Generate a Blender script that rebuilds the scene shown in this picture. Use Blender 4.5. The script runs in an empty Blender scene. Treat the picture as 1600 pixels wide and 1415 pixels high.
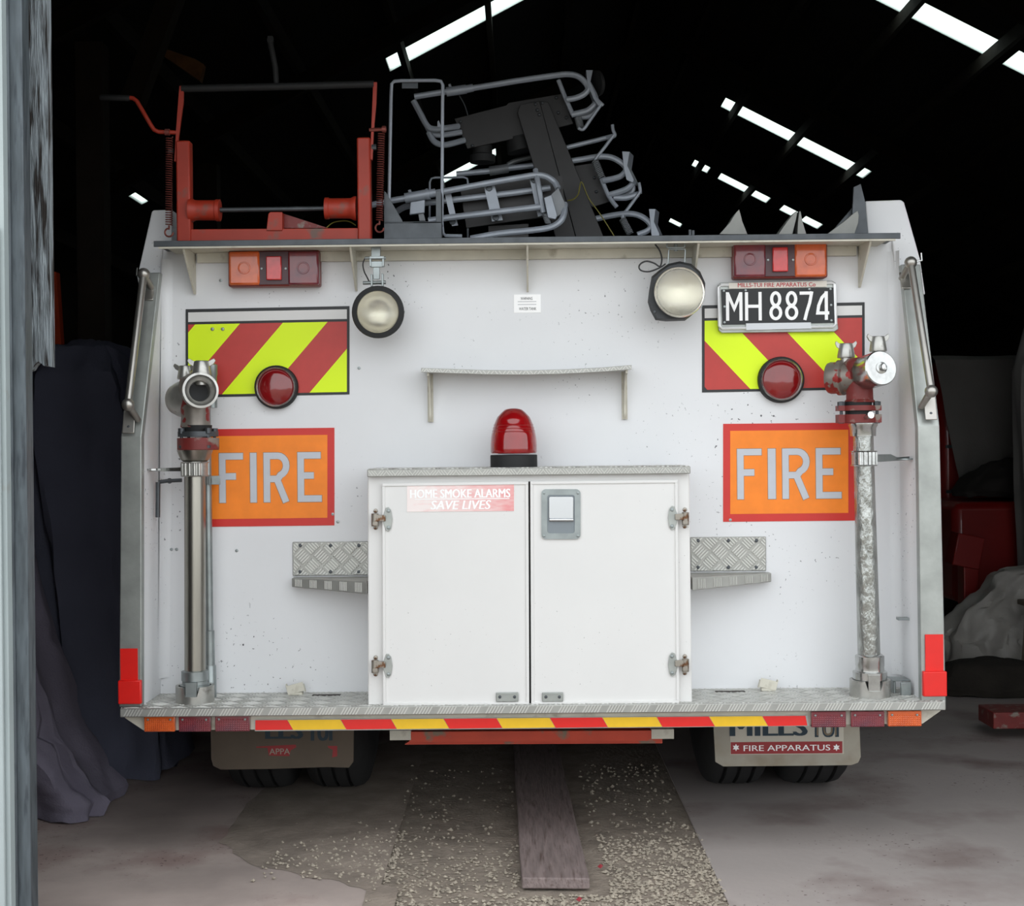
import bpy, math, random
from mathutils import Vector, Matrix, noise as mnoise
random.seed(7)
SC = bpy.context.scene
COL = SC.collection
PI = math.pi

# ------------------------------------------------------------ camera, sky, exposure
FPX = 2227.0                       # focal length in pixels of a 1600 x 1415 frame
CAMZ = 1.26
_f = Vector((-15 / FPX, 1, -5.5 / FPX)).normalized()
_r0 = _f.cross(Vector((0, 0, 1))).normalized()
_u0 = _r0.cross(_f)
ROLL = 0.0100
_r = _r0 * math.cos(ROLL) - _u0 * math.sin(ROLL)
_u = _u0 * math.cos(ROLL) + _r0 * math.sin(ROLL)
cam = bpy.data.cameras.new('camera')
cam.sensor_fit = 'HORIZONTAL'
cam.sensor_width = 36
cam.lens = FPX / 1600 * 36
cam.clip_end = 200
camo = bpy.data.objects.new('camera', cam)
COL.objects.link(camo)
camo.matrix_world = Matrix(((_r.x, _u.x, -_f.x, 0), (_r.y, _u.y, -_f.y, 0), (_r.z, _u.z, -_f.z, CAMZ), (0, 0, 0, 1)))
SC.camera = camo

world = bpy.data.worlds.new('overcast_sky')
SC.world = world
world.use_nodes = True
bg = world.node_tree.nodes['Background']
bg.inputs['Color'].default_value = (0.93, 0.97, 1.0, 1)
bg.inputs['Strength'].default_value = 1.45
SC.view_settings.view_transform = 'Standard'
SC.view_settings.look = 'None'
SC.view_settings.gamma = 1
SC.view_settings.exposure = 0.6
SC.view_settings.use_curve_mapping = False


def P(px, py, Y):
    """world point on the plane y = Y that is seen at a photo position (used to take measurements)"""
    d = _f + _r * ((px - 800) / FPX) + _u * ((707.5 - py) / FPX)
    return Vector((0, 0, CAMZ)) + d * (Y / d.y)


def S(n, Y):
    return n * Y / FPX


# ------------------------------------------------------------ materials
def lin(h):
    h = h.lstrip('#')
    out = []
    for i in (0, 2, 4):
        c = int(h[i:i + 2], 16) / 255
        out.append(c / 12.92 if c <= 0.04045 else ((c + 0.055) / 1.055) ** 2.4)
    return (*out, 1)


MATS = {}


def mat(name, col, rough=0.5, metal=0.0, var=0.0, vscale=6.0, col2=None, scale2=10.0, lo=0.5, hi=0.6,
        bump=0.0, bscale=60.0, coat=0.0, trans=0.0, speck=None, stretch=None, wave=None, detail=6.0):
    m = bpy.data.materials.new(name)
    m.use_nodes = True
    nt = m.node_tree
    N, L = nt.nodes, nt.links
    b = N['Principled BSDF']
    b.inputs['Roughness'].default_value = rough
    b.inputs['Metallic'].default_value = metal
    b.inputs['Coat Weight'].default_value = coat
    b.inputs['Transmission Weight'].default_value = trans
    c = lin(col)
    b.inputs['Base Color'].default_value = c
    tc = N.new('ShaderNodeTexCoord')
    vec = tc.outputs['Object']
    if stretch:
        mp = N.new('ShaderNodeMapping')
        mp.inputs['Scale'].default_value = stretch
        L.new(vec, mp.inputs['Vector'])
        vec = mp.outputs['Vector']

    def nz(scale, det=detail):
        n = N.new('ShaderNodeTexNoise')
        n.inputs['Scale'].default_value = scale
        n.inputs['Detail'].default_value = det
        L.new(vec, n.inputs['Vector'])
        return n.outputs['Fac']

    def mix(fac, a, bb):
        x = N.new('ShaderNodeMix')
        x.data_type = 'RGBA'
        L.new(fac, x.inputs[0])
        for v, k in ((a, 6), (bb, 7)):
            if isinstance(v, tuple):
                x.inputs[k].default_value = v
            else:
                L.new(v, x.inputs[k])
        return x.outputs[2]

    def ramp(fac, a, bb):
        r = N.new('ShaderNodeMapRange')
        r.inputs['From Min'].default_value = a
        r.inputs['From Max'].default_value = bb
        L.new(fac, r.inputs['Value'])
        return r.outputs['Result']
    cur = c
    if var:
        d = tuple(x * (1 - var) for x in c[:3]) + (1,)
        cur = mix(ramp(nz(vscale), 0.3, 0.7), d, c)
    if col2:
        cur = mix(ramp(nz(scale2), lo, hi), cur, lin(col2))
    if speck:
        sc, th, scol = speck
        a = ramp(nz(sc, 2), th, th + 0.02)
        g = ramp(nz(2.2, 2), 0.48, 0.62)
        mu = N.new('ShaderNodeMath')
        mu.operation = 'MULTIPLY'
        L.new(a, mu.inputs[0])
        L.new(g, mu.inputs[1])
        cur = mix(mu.outputs[0], cur, lin(scol))
    if not isinstance(cur, tuple):
        L.new(cur, b.inputs['Base Color'])
    if wave:
        w = N.new('ShaderNodeTexWave')
        w.bands_direction = wave[0]
        w.inputs['Scale'].default_value = wave[1]
        L.new(vec, w.inputs['Vector'])
        bp = N.new('ShaderNodeBump')
        bp.inputs['Strength'].default_value = wave[2]
        bp.inputs['Distance'].default_value = 0.004
        L.new(w.outputs['Fac'], bp.inputs['Height'])
        L.new(bp.outputs['Normal'], b.inputs['Normal'])
    elif bump:
        bp = N.new('ShaderNodeBump')
        bp.inputs['Strength'].default_value = bump
        bp.inputs['Distance'].default_value = 0.01
        L.new(nz(bscale), bp.inputs['Height'])
        L.new(bp.outputs['Normal'], b.inputs['Normal'])
    MATS[name] = m
    return m


WHITE = mat('white_paint', '#e2e3e5', 0.42, var=0.05, vscale=3, speck=(95, 0.69, '#55565a'), bump=0.02, bscale=9)
WHITE2 = mat('white_door_paint', '#dedddb', 0.4, var=0.04, vscale=4, speck=(150, 0.73, '#8a8a88'), bump=0.02, bscale=9)
CREAM = mat('grimy_cream_paint', '#cfcbbd', 0.6, var=0.15, vscale=14, col2='#8d8473', scale2=18, lo=0.6, hi=0.8)
ALU = mat('dull_aluminium', '#b0b4b0', 0.4, 0.6, var=0.3, vscale=12, bump=0.03, bscale=90)
TREAD = mat('tread_plate_aluminium', '#aeaea9', 0.42, 0.5, var=0.2, vscale=16)
BARS = mat('worn_tread_bars', '#cbcbc6', 0.35, 0.4)
CRAD = mat('dull_cradle_alloy', '#8b8c88', 0.5, 0.4, var=0.2, vscale=14)
SMCHR = mat('smooth_bright_steel', '#c6c8ca', 0.25, 0.85)
GALV = mat('galvanised_steel', '#9fa6a6', 0.4, 0.8, var=0.25, vscale=20)
STEEL = mat('dark_steel', '#5b5f63', 0.5, 0.7, var=0.3, vscale=20)
CHROME = mat('worn_chrome', '#c4c5c3', 0.2, 0.95, var=0.25, vscale=30, bump=0.05, bscale=60)
CASTAL = mat('cast_alloy', '#bdbcb7', 0.34, 0.8, var=0.25, vscale=25, col2='#7b7770', scale2=30, lo=0.6, hi=0.75)
SATIN = mat('satin_stainless', '#a9a69d', 0.3, 0.95, var=0.2, vscale=14, stretch=(3, 3, 0.3))
WRAP = mat('crinkled_plated_pipe', '#b3b5b1', 0.22, 0.85, var=0.4, vscale=40, bump=0.6, bscale=45, stretch=(1, 1, 0.45))
RUBBER = mat('black_rubber', '#1c1d1e', 0.7, var=0.3, vscale=20)
TYRE = mat('tyre_rubber', '#2a2a2b', 0.85, var=0.35, vscale=15)
BLACKP = mat('black_plate_paint', '#101316', 0.45)
BLACKT = mat('black_tape', '#26282a', 0.5)
LAMPBLK = mat('lamp_housing_black', '#34373a', 0.55, var=0.3, vscale=30)
REDST = mat('red_reflective_sheet', '#c03a34', 0.45, var=0.08, vscale=30)
REDBR = mat('bright_red_reflector', '#e01d16', 0.4, coat=0.1, var=0.06, vscale=30)
YELFL = mat('fluorescent_yellow_sheet', '#e2ff00', 0.5)
YELLO = mat('amber_yellow_sheet', '#eebf1d', 0.45, var=0.08, vscale=30)
ORANGE = mat('fluorescent_orange_sheet', '#ff8a1c', 0.5, var=0.12, vscale=18)
SILV = mat('silver_letter_sheet', '#c3c7cf', 0.45, var=0.06, vscale=40)
SILVE = mat('frayed_letter_edge', '#9c7a62', 0.6)
AMBL = mat('amber_lens', '#d8612a', 0.2, coat=0.6, var=0.15, vscale=20, col2='#a8421c', scale2=14, lo=0.5, hi=0.7)
REDL = mat('faded_maroon_lens', '#833038', 0.22, coat=0.6, var=0.2, vscale=20, col2='#5d2a38', scale2=14, lo=0.45, hi=0.65)
REFL = mat('red_reflector_block', '#d42a2c', 0.2, coat=0.7, var=0.2, vscale=60)
LENSD = mat('lens_divider', '#4a2d33', 0.4)
ROUNDL = mat('round_red_lens', '#8a1519', 0.14, coat=0.8, var=0.35, vscale=12)
DOME = mat('red_beacon_dome', '#b4141a', 0.12, coat=0.8, trans=0.35, var=0.25, vscale=14)
GLASS = mat('ribbed_lamp_glass', '#f6f5ee', 0.04, trans=0.92, wave=('X', 95, 0.35))
REFLECT = mat('lamp_reflector', '#efebe0', 0.25, 0.9)
REDPT = mat('worn_red_paint', '#a8331f', 0.5, var=0.15, vscale=12, col2='#6d5148', scale2=11, lo=0.6, hi=0.7)
REDBRN = mat('chipped_red_casting', '#7c2a27', 0.5, var=0.25, vscale=20, col2='#83776e', scale2=24, lo=0.56, hi=0.64)
HEADG = mat('bare_head_casting', '#8f8880', 0.42, 0.45, var=0.25, vscale=20, col2='#8a2a27', scale2=17, lo=0.5, hi=0.53)
RUSTRD = mat('rusty_red_spring', '#8a4a42', 0.45, 0.5, var=0.3, vscale=30)
GREYT = mat('grey_tube_paint', '#9fa6b0', 0.4, 0.2, var=0.15, vscale=20)
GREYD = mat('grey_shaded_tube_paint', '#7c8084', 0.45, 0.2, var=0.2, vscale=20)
BLKPL = mat('black_rack_plate', '#2b2a2b', 0.5, var=0.3, vscale=14)
RUST = mat('rusty_hinge_metal', '#9a948a', 0.4, 0.6, col2='#6d4a30', scale2=60, lo=0.5, hi=0.62)
LABEL = mat('white_label', '#fbfbfb', 0.4)
INK = mat('black_ink', '#3a3a3a', 0.6)
INKG = mat('faint_grey_ink', '#c9c9cc', 0.6)
REDINK = mat('red_ink', '#c4323f', 0.6, var=0.3, vscale=60)
NAVY = mat('navy_ink', '#1c3340', 0.6)
TANINK = mat('tan_ink', '#7a6a55', 0.6)
FLAP = mat('grimy_white_flap', '#a8a294', 0.6, var=0.2, vscale=7, col2='#8b7f6c', scale2=5, lo=0.5, hi=0.7)
FLAP2 = mat('mud_brown_flap', '#63574a', 0.7, var=0.25, vscale=7)
DKRED = mat('dull_red_band', '#9b2a2e', 0.55, var=0.1, vscale=30)
WOODW = mat('weathered_grey_timber', '#a2acb2', 0.9, var=0.6, vscale=5, col2='#26211e', scale2=2.6, lo=0.47, hi=0.6, bump=0.9, bscale=9, stretch=(26, 26, 2.2), detail=9)
PLANK = mat('old_plank_timber', '#8e7f7c', 0.85, var=0.35, vscale=7, col2='#5d4c47', scale2=8, lo=0.55, hi=0.75, bump=0.5, bscale=16, stretch=(12, 1.0, 6))
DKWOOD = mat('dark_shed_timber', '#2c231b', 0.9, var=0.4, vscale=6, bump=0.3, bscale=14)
ROOFM = mat('dark_roof_iron', '#141312', 0.8, var=0.3, vscale=4)  # near-black roof iron with slight random tone
DOORM = mat('pale_door_paint', '#a7b2b3', 0.5, var=0.12, vscale=5, col2='#8f8a80', scale2=9, lo=0.62, hi=0.75)
DOORST = mat('door_edge_steel', '#626b71', 0.55, 0.3, var=0.5, vscale=9, col2='#3a4046', scale2=14, lo=0.5, hi=0.7, stretch=(6, 6, 0.8))
NAVYCL = mat('navy_dust_sheet', '#626476', 0.9, var=0.25, vscale=3, bump=0.25, bscale=120)
PURPCL = mat('mauve_grey_sheet', '#726d7c', 0.9, var=0.25, vscale=5, bump=0.25, bscale=120)
GREYCL = mat('grey_dust_sheet', '#7b7874', 0.9, var=0.25, vscale=3, bump=0.25, bscale=90)
WHITCL = mat('dirty_white_plastic_sheet', '#b9b5ae', 0.5, var=0.3, vscale=6, bump=0.2, bscale=30)
DARKCL = mat('dark_brown_coats', '#2e2a28', 0.9, var=0.4, vscale=8)
SACK = mat('dark_sacking', '#35302a', 0.95, var=0.4, vscale=10, bump=0.5, bscale=70)
VEHRED = mat('old_vehicle_red', '#8c1512', 0.35, coat=0.4, var=0.2, vscale=3)
ORNG = mat('orange_painted_steel', '#d2471a', 0.5, var=0.2, vscale=6)
CONC = mat('stained_concrete', '#c0b1aa', 0.85, var=0.35, vscale=3.0, col2='#7f5f5a', scale2=2.2, lo=0.5, hi=0.74, speck=(70, 0.66, '#6a5855'), bump=0.12, bscale=40, detail=10)
CONC2 = mat('smooth_grey_concrete', '#b3aaa6', 0.8, var=0.25, vscale=1.5, col2='#7c6c68', scale2=3.0, lo=0.5, hi=0.75, speck=(60, 0.67, '#6c5f5c'), bump=0.1, bscale=40, detail=10)
GRAVB = mat('gravel_bed_dirt', '#9d9184', 0.95, var=0.4, vscale=14, bump=0.8, bscale=60, detail=10)
GRAVA = mat('limestone_chips', '#b7ac9c', 0.9, var=0.5, vscale=70)
GRASSY = mat('yard_gravel', '#a29b8e', 0.95, var=0.25, vscale=3)
PETAL = mat('dark_red_petal', '#8c1f2b', 0.6)
CABLE = mat('black_cable', '#1d1d1e', 0.5)
YCORD = mat('yellow_green_cord', '#7d7730', 0.6)
SKYL = bpy.data.materials.new('translucent_roof_sheet')
SKYL.use_nodes = True
_n, _l = SKYL.node_tree.nodes, SKYL.node_tree.links
_n.remove(_n['Principled BSDF'])
_t1 = _n.new('ShaderNodeBsdfTransparent')
_t1.inputs[0].default_value = (0.92, 0.97, 0.93, 1)
_t2 = _n.new('ShaderNodeBsdfTranslucent')
_t2.inputs[0].default_value = (0.8, 0.9, 0.85, 1)
_mx = _n.new('ShaderNodeMixShader')
_mx.inputs[0].default_value = 0.35
_l.new(_t1.outputs[0], _mx.inputs[1])
_l.new(_t2.outputs[0], _mx.inputs[2])
_l.new(_mx.outputs[0], _n['Material Output'].inputs['Surface'])
# faded sticker: printed red that has bleached away towards one end
STICK = mat('sun_faded_sticker', '#e59a98', 0.5)
_n, _l = STICK.node_tree.nodes, STICK.node_tree.links
_tc = _n.new('ShaderNodeTexCoord')
_sx = _n.new('ShaderNodeSeparateXYZ')
_l.new(_tc.outputs['Generated'], _sx.inputs[0])
_nz = _n.new('ShaderNodeTexNoise')
_nz.inputs['Scale'].default_value = 9
_ad = _n.new('ShaderNodeMath')
_ad.inputs[1].default_value = 0.9
_ad.operation = 'MULTIPLY_ADD'
_l.new(_sx.outputs[0], _ad.inputs[0])
_sb = _n.new('ShaderNodeMath')
_sb.operation = 'SUBTRACT'
_l.new(_nz.outputs['Fac'], _sb.inputs[0])
_sb.inputs[1].default_value = 0.62
_l.new(_sb.outputs[0], _ad.inputs[2])
_rp = _n.new('ShaderNodeValToRGB')
_rp.color_ramp.elements[0].color = lin('#efe3e0')
_rp.color_ramp.elements[1].color = lin('#e58f90')
_l.new(_ad.outputs[0], _rp.inputs[0])
_l.new(_rp.outputs[0], _n['Principled BSDF'].inputs['Base Color'])


# ------------------------------------------------------------ mesh builder
class MB:
    def __init__(s):
        s.v, s.f = [], []

    def add(s, verts, faces):
        o = len(s.v)
        s.v += [Vector(p) for p in verts]
        s.f += [tuple(i + o for i in f) for f in faces]
        return s

    def box(s, c, size, rot=None):
        c = Vector(c)
        h = Vector(size) / 2
        vs = [Vector((x * h.x, y * h.y, z * h.z)) for x in (-1, 1) for y in (-1, 1) for z in (-1, 1)]
        if rot is not None:
            vs = [rot @ p for p in vs]
        return s.add([c + p for p in vs], [(0, 1, 3, 2), (4, 6, 7, 5), (0, 4, 5, 1), (2, 3, 7, 6), (0, 2, 6, 4), (1, 5, 7, 3)])

    def bpx(s, x0, y0, x1, y1, Y, depth):
        """upright box whose front face, at depth Y, spans a photo rectangle"""
        c = P((x0 + x1) / 2, (y0 + y1) / 2, Y)
        return s.box((c.x, Y + depth / 2, c.z), (S(abs(x1 - x0), Y), depth, S(abs(y1 - y0), Y)))

    def prism(s, pts, d):
        """polygon of world points pushed back by vector d"""
        n = len(pts)
        pts = [Vector(p) for p in pts]
        d = Vector(d)
        a = sum(((pts[i] - pts[0]).cross(pts[(i + 1) % n] - pts[0]) for i in range(n)), Vector())
        if a.dot(d) > 0:
            pts = pts[::-1]
        vs = pts + [p + d for p in pts]
        fs = [tuple(range(n)), tuple(range(2 * n - 1, n - 1, -1))]
        fs += [(i, i + n, (i + 1) % n + n, (i + 1) % n) for i in range(n)]
        return s.add(vs, fs)

    def ppx(s, pts, Y, depth):
        return s.prism([P(x, y, Y) for x, y in pts], (0, depth, 0))

    def tube(s, pts, r, n=8, smooth=0, closed=False, caps=True):
        pts = [Vector(p) for p in pts]
        if smooth and len(pts) > 2:
            q = []
            m = len(pts)
            for i in range(m if closed else m - 1):
                p0 = pts[(i - 1) % m] if closed or i else pts[0]
                p1, p2 = pts[i], pts[(i + 1) % m]
                p3 = pts[(i + 2) % m] if closed or i + 2 < m else pts[-1]
                for k in range(smooth):
                    t = k / smooth
                    q.append(0.5 * (2 * p1 + (p2 - p0) * t + (2 * p0 - 5 * p1 + 4 * p2 - p3) * t * t + (3 * p1 - p0 - 3 * p2 + p3) * t ** 3))
            if not closed:
                q.append(pts[-1])
            pts = q
        m = len(pts)
        rs = r if isinstance(r, (list, tuple)) else [r] * m
        vs, fs = [], []
        up = None
        for i, p in enumerate(pts):
            a = pts[i - 1] if (i or closed) else p
            b = pts[(i + 1) % m] if (i < m - 1 or closed) else p
            t = (b - a).normalized()
            if up is None:
                up = t.orthogonal().normalized()
            up = (up - t * up.dot(t))
            up = up.normalized() if up.length > 1e-6 else t.orthogonal().normalized()
            w = t.cross(up)
            for k in range(n):
                an = 2 * PI * k / n
                vs.append(p + (up * math.cos(an) + w * math.sin(an)) * rs[i])
        for i in range(m if closed else m - 1):
            j = (i + 1) % m
            for k in range(n):
                k2 = (k + 1) % n
                fs.append((i * n + k, i * n + k2, j * n + k2, j * n + k))
        if caps and not closed:
            fs.append(tuple(range(n - 1, -1, -1)))
            fs.append(tuple(range((m - 1) * n, m * n)))
        return s.add(vs, fs)

    def lathe(s, o, axis, prof, n=28, sx=1.0, cap1=True):
        """profile of (distance along axis, radius)"""
        o, ax = Vector(o), Vector(axis).normalized()
        a = ax.orthogonal().normalized()
        if abs(ax.y) > 0.9:
            a = Vector((1, 0, 0))
            a = (a - ax * a.dot(ax)).normalized()
        b = ax.cross(a)
        vs, fs = [], []
        for d, r in prof:
            for k in range(n):
                t = 2 * PI * k / n
                vs.append(o + ax * d + (a * math.cos(t) * sx + b * math.sin(t)) * max(r, 1e-5))
        for i in range(len(prof) - 1):
            for k in range(n):
                k2 = (k + 1) % n
                fs.append((i * n + k, i * n + k2, (i + 1) * n + k2, (i + 1) * n + k))
        fs.append(tuple(range(n - 1, -1, -1)))
        if cap1:
            fs.append(tuple(range((len(prof) - 1) * n, len(prof) * n)))
        return s.add(vs, fs)

    def sphere(s, c, r, n=14):
        pr = [(-r * math.cos(PI * i / 8), r * math.sin(PI * i / 8)) for i in range(9)]
        return s.lathe(c, (0, 0, 1), pr, n)

    def hexa(s, levels):
        """stack of quads, each level four points; skinned and capped"""
        vs = [Vector(p) for lv in levels for p in lv]
        fs = [(0, 1, 2, 3)]
        m = len(levels)
        for i in range(m - 1):
            for k in range(4):
                k2 = (k + 1) % 4
                fs.append((i * 4 + k, i * 4 + 4 + k, i * 4 + 4 + k2, i * 4 + k2))
        fs.append(tuple((m - 1) * 4 + k for k in (3, 2, 1, 0)))
        return s.add(vs, fs)


LOC = {}


def reg(o, parent, loc):
    LOC[o.name] = Vector(loc)
    if parent:
        o.parent = parent
        o.location = Vector(loc) - LOC[parent.name]
    else:
        o.location = loc


def build(name, mb, m, parent=None, bevel=0.0, smooth=True, kind=None, label=None, cat=None, group=None, base=False):
    lo = Vector([min(p[i] for p in mb.v) for i in range(3)])
    hi = Vector([max(p[i] for p in mb.v) for i in range(3)])
    c = (lo + hi) / 2
    if base:
        c.z = lo.z
    me = bpy.data.meshes.new(name)
    me.from_pydata([p - c for p in mb.v], [], mb.f)
    import bmesh
    bm = bmesh.new()
    bm.from_mesh(me)
    bmesh.ops.recalc_face_normals(bm, faces=bm.faces)
    bm.to_mesh(me)
    bm.free()
    me.materials.append(m)
    if smooth:
        me.shade_smooth()
        me.set_sharp_from_angle(angle=math.radians(38))
    o = bpy.data.objects.new(name, me)
    COL.objects.link(o)
    if bevel:
        bv = o.modifiers.new('edge', 'BEVEL')
        bv.width = bevel
        bv.segments = 2
        bv.limit_method = 'ANGLE'
        bv.angle_limit = math.radians(40)
    reg(o, parent, c)
    if kind:
        o['kind'] = kind
    if label:
        o['label'] = label
    if cat:
        o['category'] = cat
    if group:
        o['group'] = group
    return o


def thing(name, loc, label, cat, group=None):
    o = bpy.data.objects.new(name, None)
    o.empty_display_size = 0.1
    COL.objects.link(o)
    reg(o, None, loc)
    o['label'] = label
    o['category'] = cat
    if group:
        o['group'] = group
    return o


def text(mb, body, x0, y0, x1, y1, Y, thick=0.0006, bold=0.0, shear=0.0):
    """lettering fitted into a photo rectangle on the plane y = Y"""
    cu = bpy.data.curves.new('lettering', 'FONT')
    cu.body = body
    cu.shear = shear
    cu.resolution_u = 3
    ob = bpy.data.objects.new('lettering', cu)
    me = bpy.data.meshes.new_from_object(ob)
    vs = [v.co.copy() for v in me.vertices]
    fs = [tuple(p.vertices) for p in me.polygons]
    bpy.data.objects.remove(ob)
    bpy.data.meshes.remove(me)
    bpy.data.curves.remove(cu)
    ax, bx = min(v.x for v in vs), max(v.x for v in vs)
    ay, by = min(v.y for v in vs), max(v.y for v in vs)
    c = P((x0 + x1) / 2, (y0 + y1) / 2, Y)
    w, h = S(x1 - x0, Y), S(y1 - y0, Y)
    em = h / max(by - ay, 0.01)
    for k, dx in enumerate((0, -bold, bold) if bold > 0 else (0,)):
        mb.add([Vector((c.x + ((v.x - ax) / (bx - ax) - 0.5) * w + dx * em, Y - thick - k * 0.00005, c.z + ((v.y - ay) / (by - ay) - 0.5) * h)) for v in vs], fs)
    return mb


def stroke(mb, pts, w, Y, thick, closed=False):
    """flat stroke of width w along world xz points, as a thin solid"""
    m = len(pts)
    L, R = [], []
    for i in range(m):
        p = Vector(pts[i])
        a = Vector(pts[i - 1]) if (i or closed) else None
        b = Vector(pts[(i + 1) % m]) if (i < m - 1 or closed) else None
        d1 = (p - a).normalized() if a is not None else (b - p).normalized()
        d2 = (b - p).normalized() if b is not None else d1
        t = (d1 + d2).normalized()
        nrm = Vector((-t.y, t.x))
        k = w / 2 / max(0.45, abs(nrm.dot(Vector((-d1.y, d1.x)))))
        L.append(p + nrm * k)
        R.append(p - nrm * k)
    for i in range(m if closed else m - 1):
        j = (i + 1) % m
        q = [L[i], L[j], R[j], R[i]]
        mb.prism([Vector((v.x, Y - thick, v.y)) for v in q], (0, thick, 0))


def ell(cx, cy, rx, ry, n=20, a0=0, a1=2 * PI, end=False):
    return [(cx + rx * math.cos(a0 + (a1 - a0) * i / n), cy + ry * math.sin(a0 + (a1 - a0) * i / n)) for i in range(n + (1 if end else 0))]


def glyph(ch, w):
    """strokes (points, closed) in a unit box; w is the stroke width in box units (x, y)"""
    a, b = w[0] / 2, w[1] / 2
    x0, x1, y0, y1 = a, 1 - a, b, 1 - b
    if ch == 'F':
        return [([(x0, 0), (x0, 1)], 0), ([(0, y1), (1, y1)], 0), ([(0, 0.53), (0.7, 0.53)], 0)]
    if ch == 'I':
        return [([(0.5, 0), (0.5, 1)], 0)]
    if ch == 'E':
        return [([(x0, 0), (x0, 1)], 0), ([(0, y1), (0.97, y1)], 0), ([(0, 0.53), (0.68, 0.53)], 0), ([(0, y0), (1, y0)], 0)]
    if ch == 'R':
        bowl = [(0, y1), (0.55, y1)] + [(0.55 + (x1 - 0.55) * math.cos(t), 0.735 + (y1 - 0.735) * math.sin(t)) for t in [PI / 2 - PI * k / 10 for k in range(1, 10)]] + [(0.55, 0.47 + b * 0), (0, 0.47)]
        return [([(x0, 0), (x0, 1)], 0), (bowl, 0), ([(0.5, 0.48), (1 - a * 1.1, 0)], 0)]
    if ch == 'M':
        return [([(x0, 0), (x0, 1)], 0), ([(x1, 0), (x1, 1)], 0), ([(x0, 0.98), (0.5, 0.42), (x1, 0.98)], 0)]
    if ch == 'H':
        return [([(x0, 0), (x0, 1)], 0), ([(x1, 0), (x1, 1)], 0), ([(0, 0.5), (1, 0.5)], 0)]
    if ch == '8':
        return [(ell(0.5, 0.76 - b * 0.3, 0.44 - a, 0.26 - b * 0.7), 1), (ell(0.5, 0.27, 0.5 - a, 0.27 - b * 0.2 - b * 0.8), 1)]
    if ch == '7':
        return [([(0, y1), (x1, y1)], 0), ([(x1, 1), (0.72, 0.6), (0.52, 0.3), (0.36, 0)], 0)]
    if ch == '4':
        return [([(0.78, 0), (0.78, 1)], 0), ([(0.78, 0.94), (0.45, 0.78), (0.2, 0.5), (x0, 0.24), (1, 0.24)], 0)]


def letter(mb, ch, x0, y0, x1, y1, Y, w, thick):
    c = P((x0 + x1) / 2, (y0 + y1) / 2, Y)
    W, H = S(x1 - x0, Y), S(y1 - y0, Y)
    ww = S(w, Y)
    for k, (pts, cl) in enumerate(glyph(ch, (ww / W if ch != 'I' else 0, ww / H))):
        stroke(mb, [(c.x + (x - 0.5) * W, c.z + (y - 0.5) * H) for x, y in pts], ww, Y - k * 0.00006, thick, bool(cl))


def clip(poly, inside, inter):
    out = []
    for i in range(len(poly)):
        a, b = poly[i - 1], poly[i]
        ia, ib = inside(a), inside(b)
        if ia != ib:
            out.append(inter(a, b))
        if ib:
            out.append(b)
    return out


def clip_rect(poly, x0, y0, x1, y1):
    for ax, lim, sg in ((0, x0, 1), (0, x1, -1), (1, y0, 1), (1, y1, -1)):
        if not poly:
            return poly
        poly = clip(poly, lambda p: (p[ax] - lim) * sg >= 0,
                    lambda a, b: tuple(a[k] + (b[k] - a[k]) * (lim - a[ax]) / (b[ax] - a[ax]) for k in (0, 1)))
    return poly


def treadbars(mb, W, H, fn, cell=0.045, bars=4, hgt=0.003):
    """raised bars of a five-bar tread plate over a W x H sheet; fn(a, b, h) gives the world point"""
    n = int((W + H) / cell) + 3
    s2 = math.sqrt(0.5)
    for i in range(-n, n):
        for j in range(-n, n):
            u, v = (i + 0.5) * cell, (j + 0.5) * cell
            for k in range(bars):
                off = ((k + 0.5) / bars - 0.5) * cell * 0.92
                ln, wd = cell * 0.44, cell * 0.055
                if (i + j) % 2:
                    q = [(u - ln, v + off - wd), (u + ln, v + off - wd), (u + ln, v + off + wd), (u - ln, v + off + wd)]
                else:
                    q = [(u + off - wd, v - ln), (u + off + wd, v - ln), (u + off + wd, v + ln), (u + off - wd, v + ln)]
                q = [((a - b) * s2, (a + b) * s2) for a, b in q]
                q = clip_rect(q, 0.002, 0.002, W - 0.002, H - 0.002)
                if len(q) < 3:
                    continue
                cx, cy = sum(p[0] for p in q) / len(q), sum(p[1] for p in q) / len(q)
                m = len(q)
                vs = [fn(a, b, 0) for a, b in q] + [fn(cx + (a - cx) * 0.8, cy + (b - cy) * 0.8, hgt) for a, b in q]
                mb.add(vs, [tuple(range(m, 2 * m))] + [(x, (x + 1) % m, (x + 1) % m + m, x + m) for x in range(m)])
    return mb


def xpl(y):
    """edges of the plank at depth y, with a small margin"""
    t = (y - 4.08) / 2.52
    return 0.012 - 0.05 * t - 0.03, 0.21 - 0.065 * t + 0.03


YF, YW, YC = 4.30, 4.56, 4.33      # step front edge, rear panel, locker front

# ------------------------------------------------------------ the shed
RX, RZ, SL = 1.63, 6.18, 0.52      # ridge position, ridge height, roof slope
XL, XR, YD, YE = -4.4, 7.6, 3.5, 31.0


def rz(x):
    return RZ - SL * abs(x - RX)


fl = MB()
fl.box((-2.43, 16.5, -0.05), (3.96, 30, 0.1))
floor = build('floor', fl, CONC, kind='structure')
floor['label'] = 'stained concrete floor slab in front of the truck'
build('floor', MB().box((4.08, 16.5, -0.05), (7.04, 30, 0.1)), CONC2, kind='structure', label='grey concrete floor slab')
build('floor', MB().box((0.055, 16.5, -0.056), (1.01, 30, 0.1)), GRAVB, kind='structure', label='dirt and gravel strip between the slabs')
build('ground', MB().box((0, -9.25, -0.06), (44, 21.5, 0.1)), GRASSY, kind='structure', label='open gravel yard outside the shed')  # unseen ground outside, put in to bounce daylight

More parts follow.
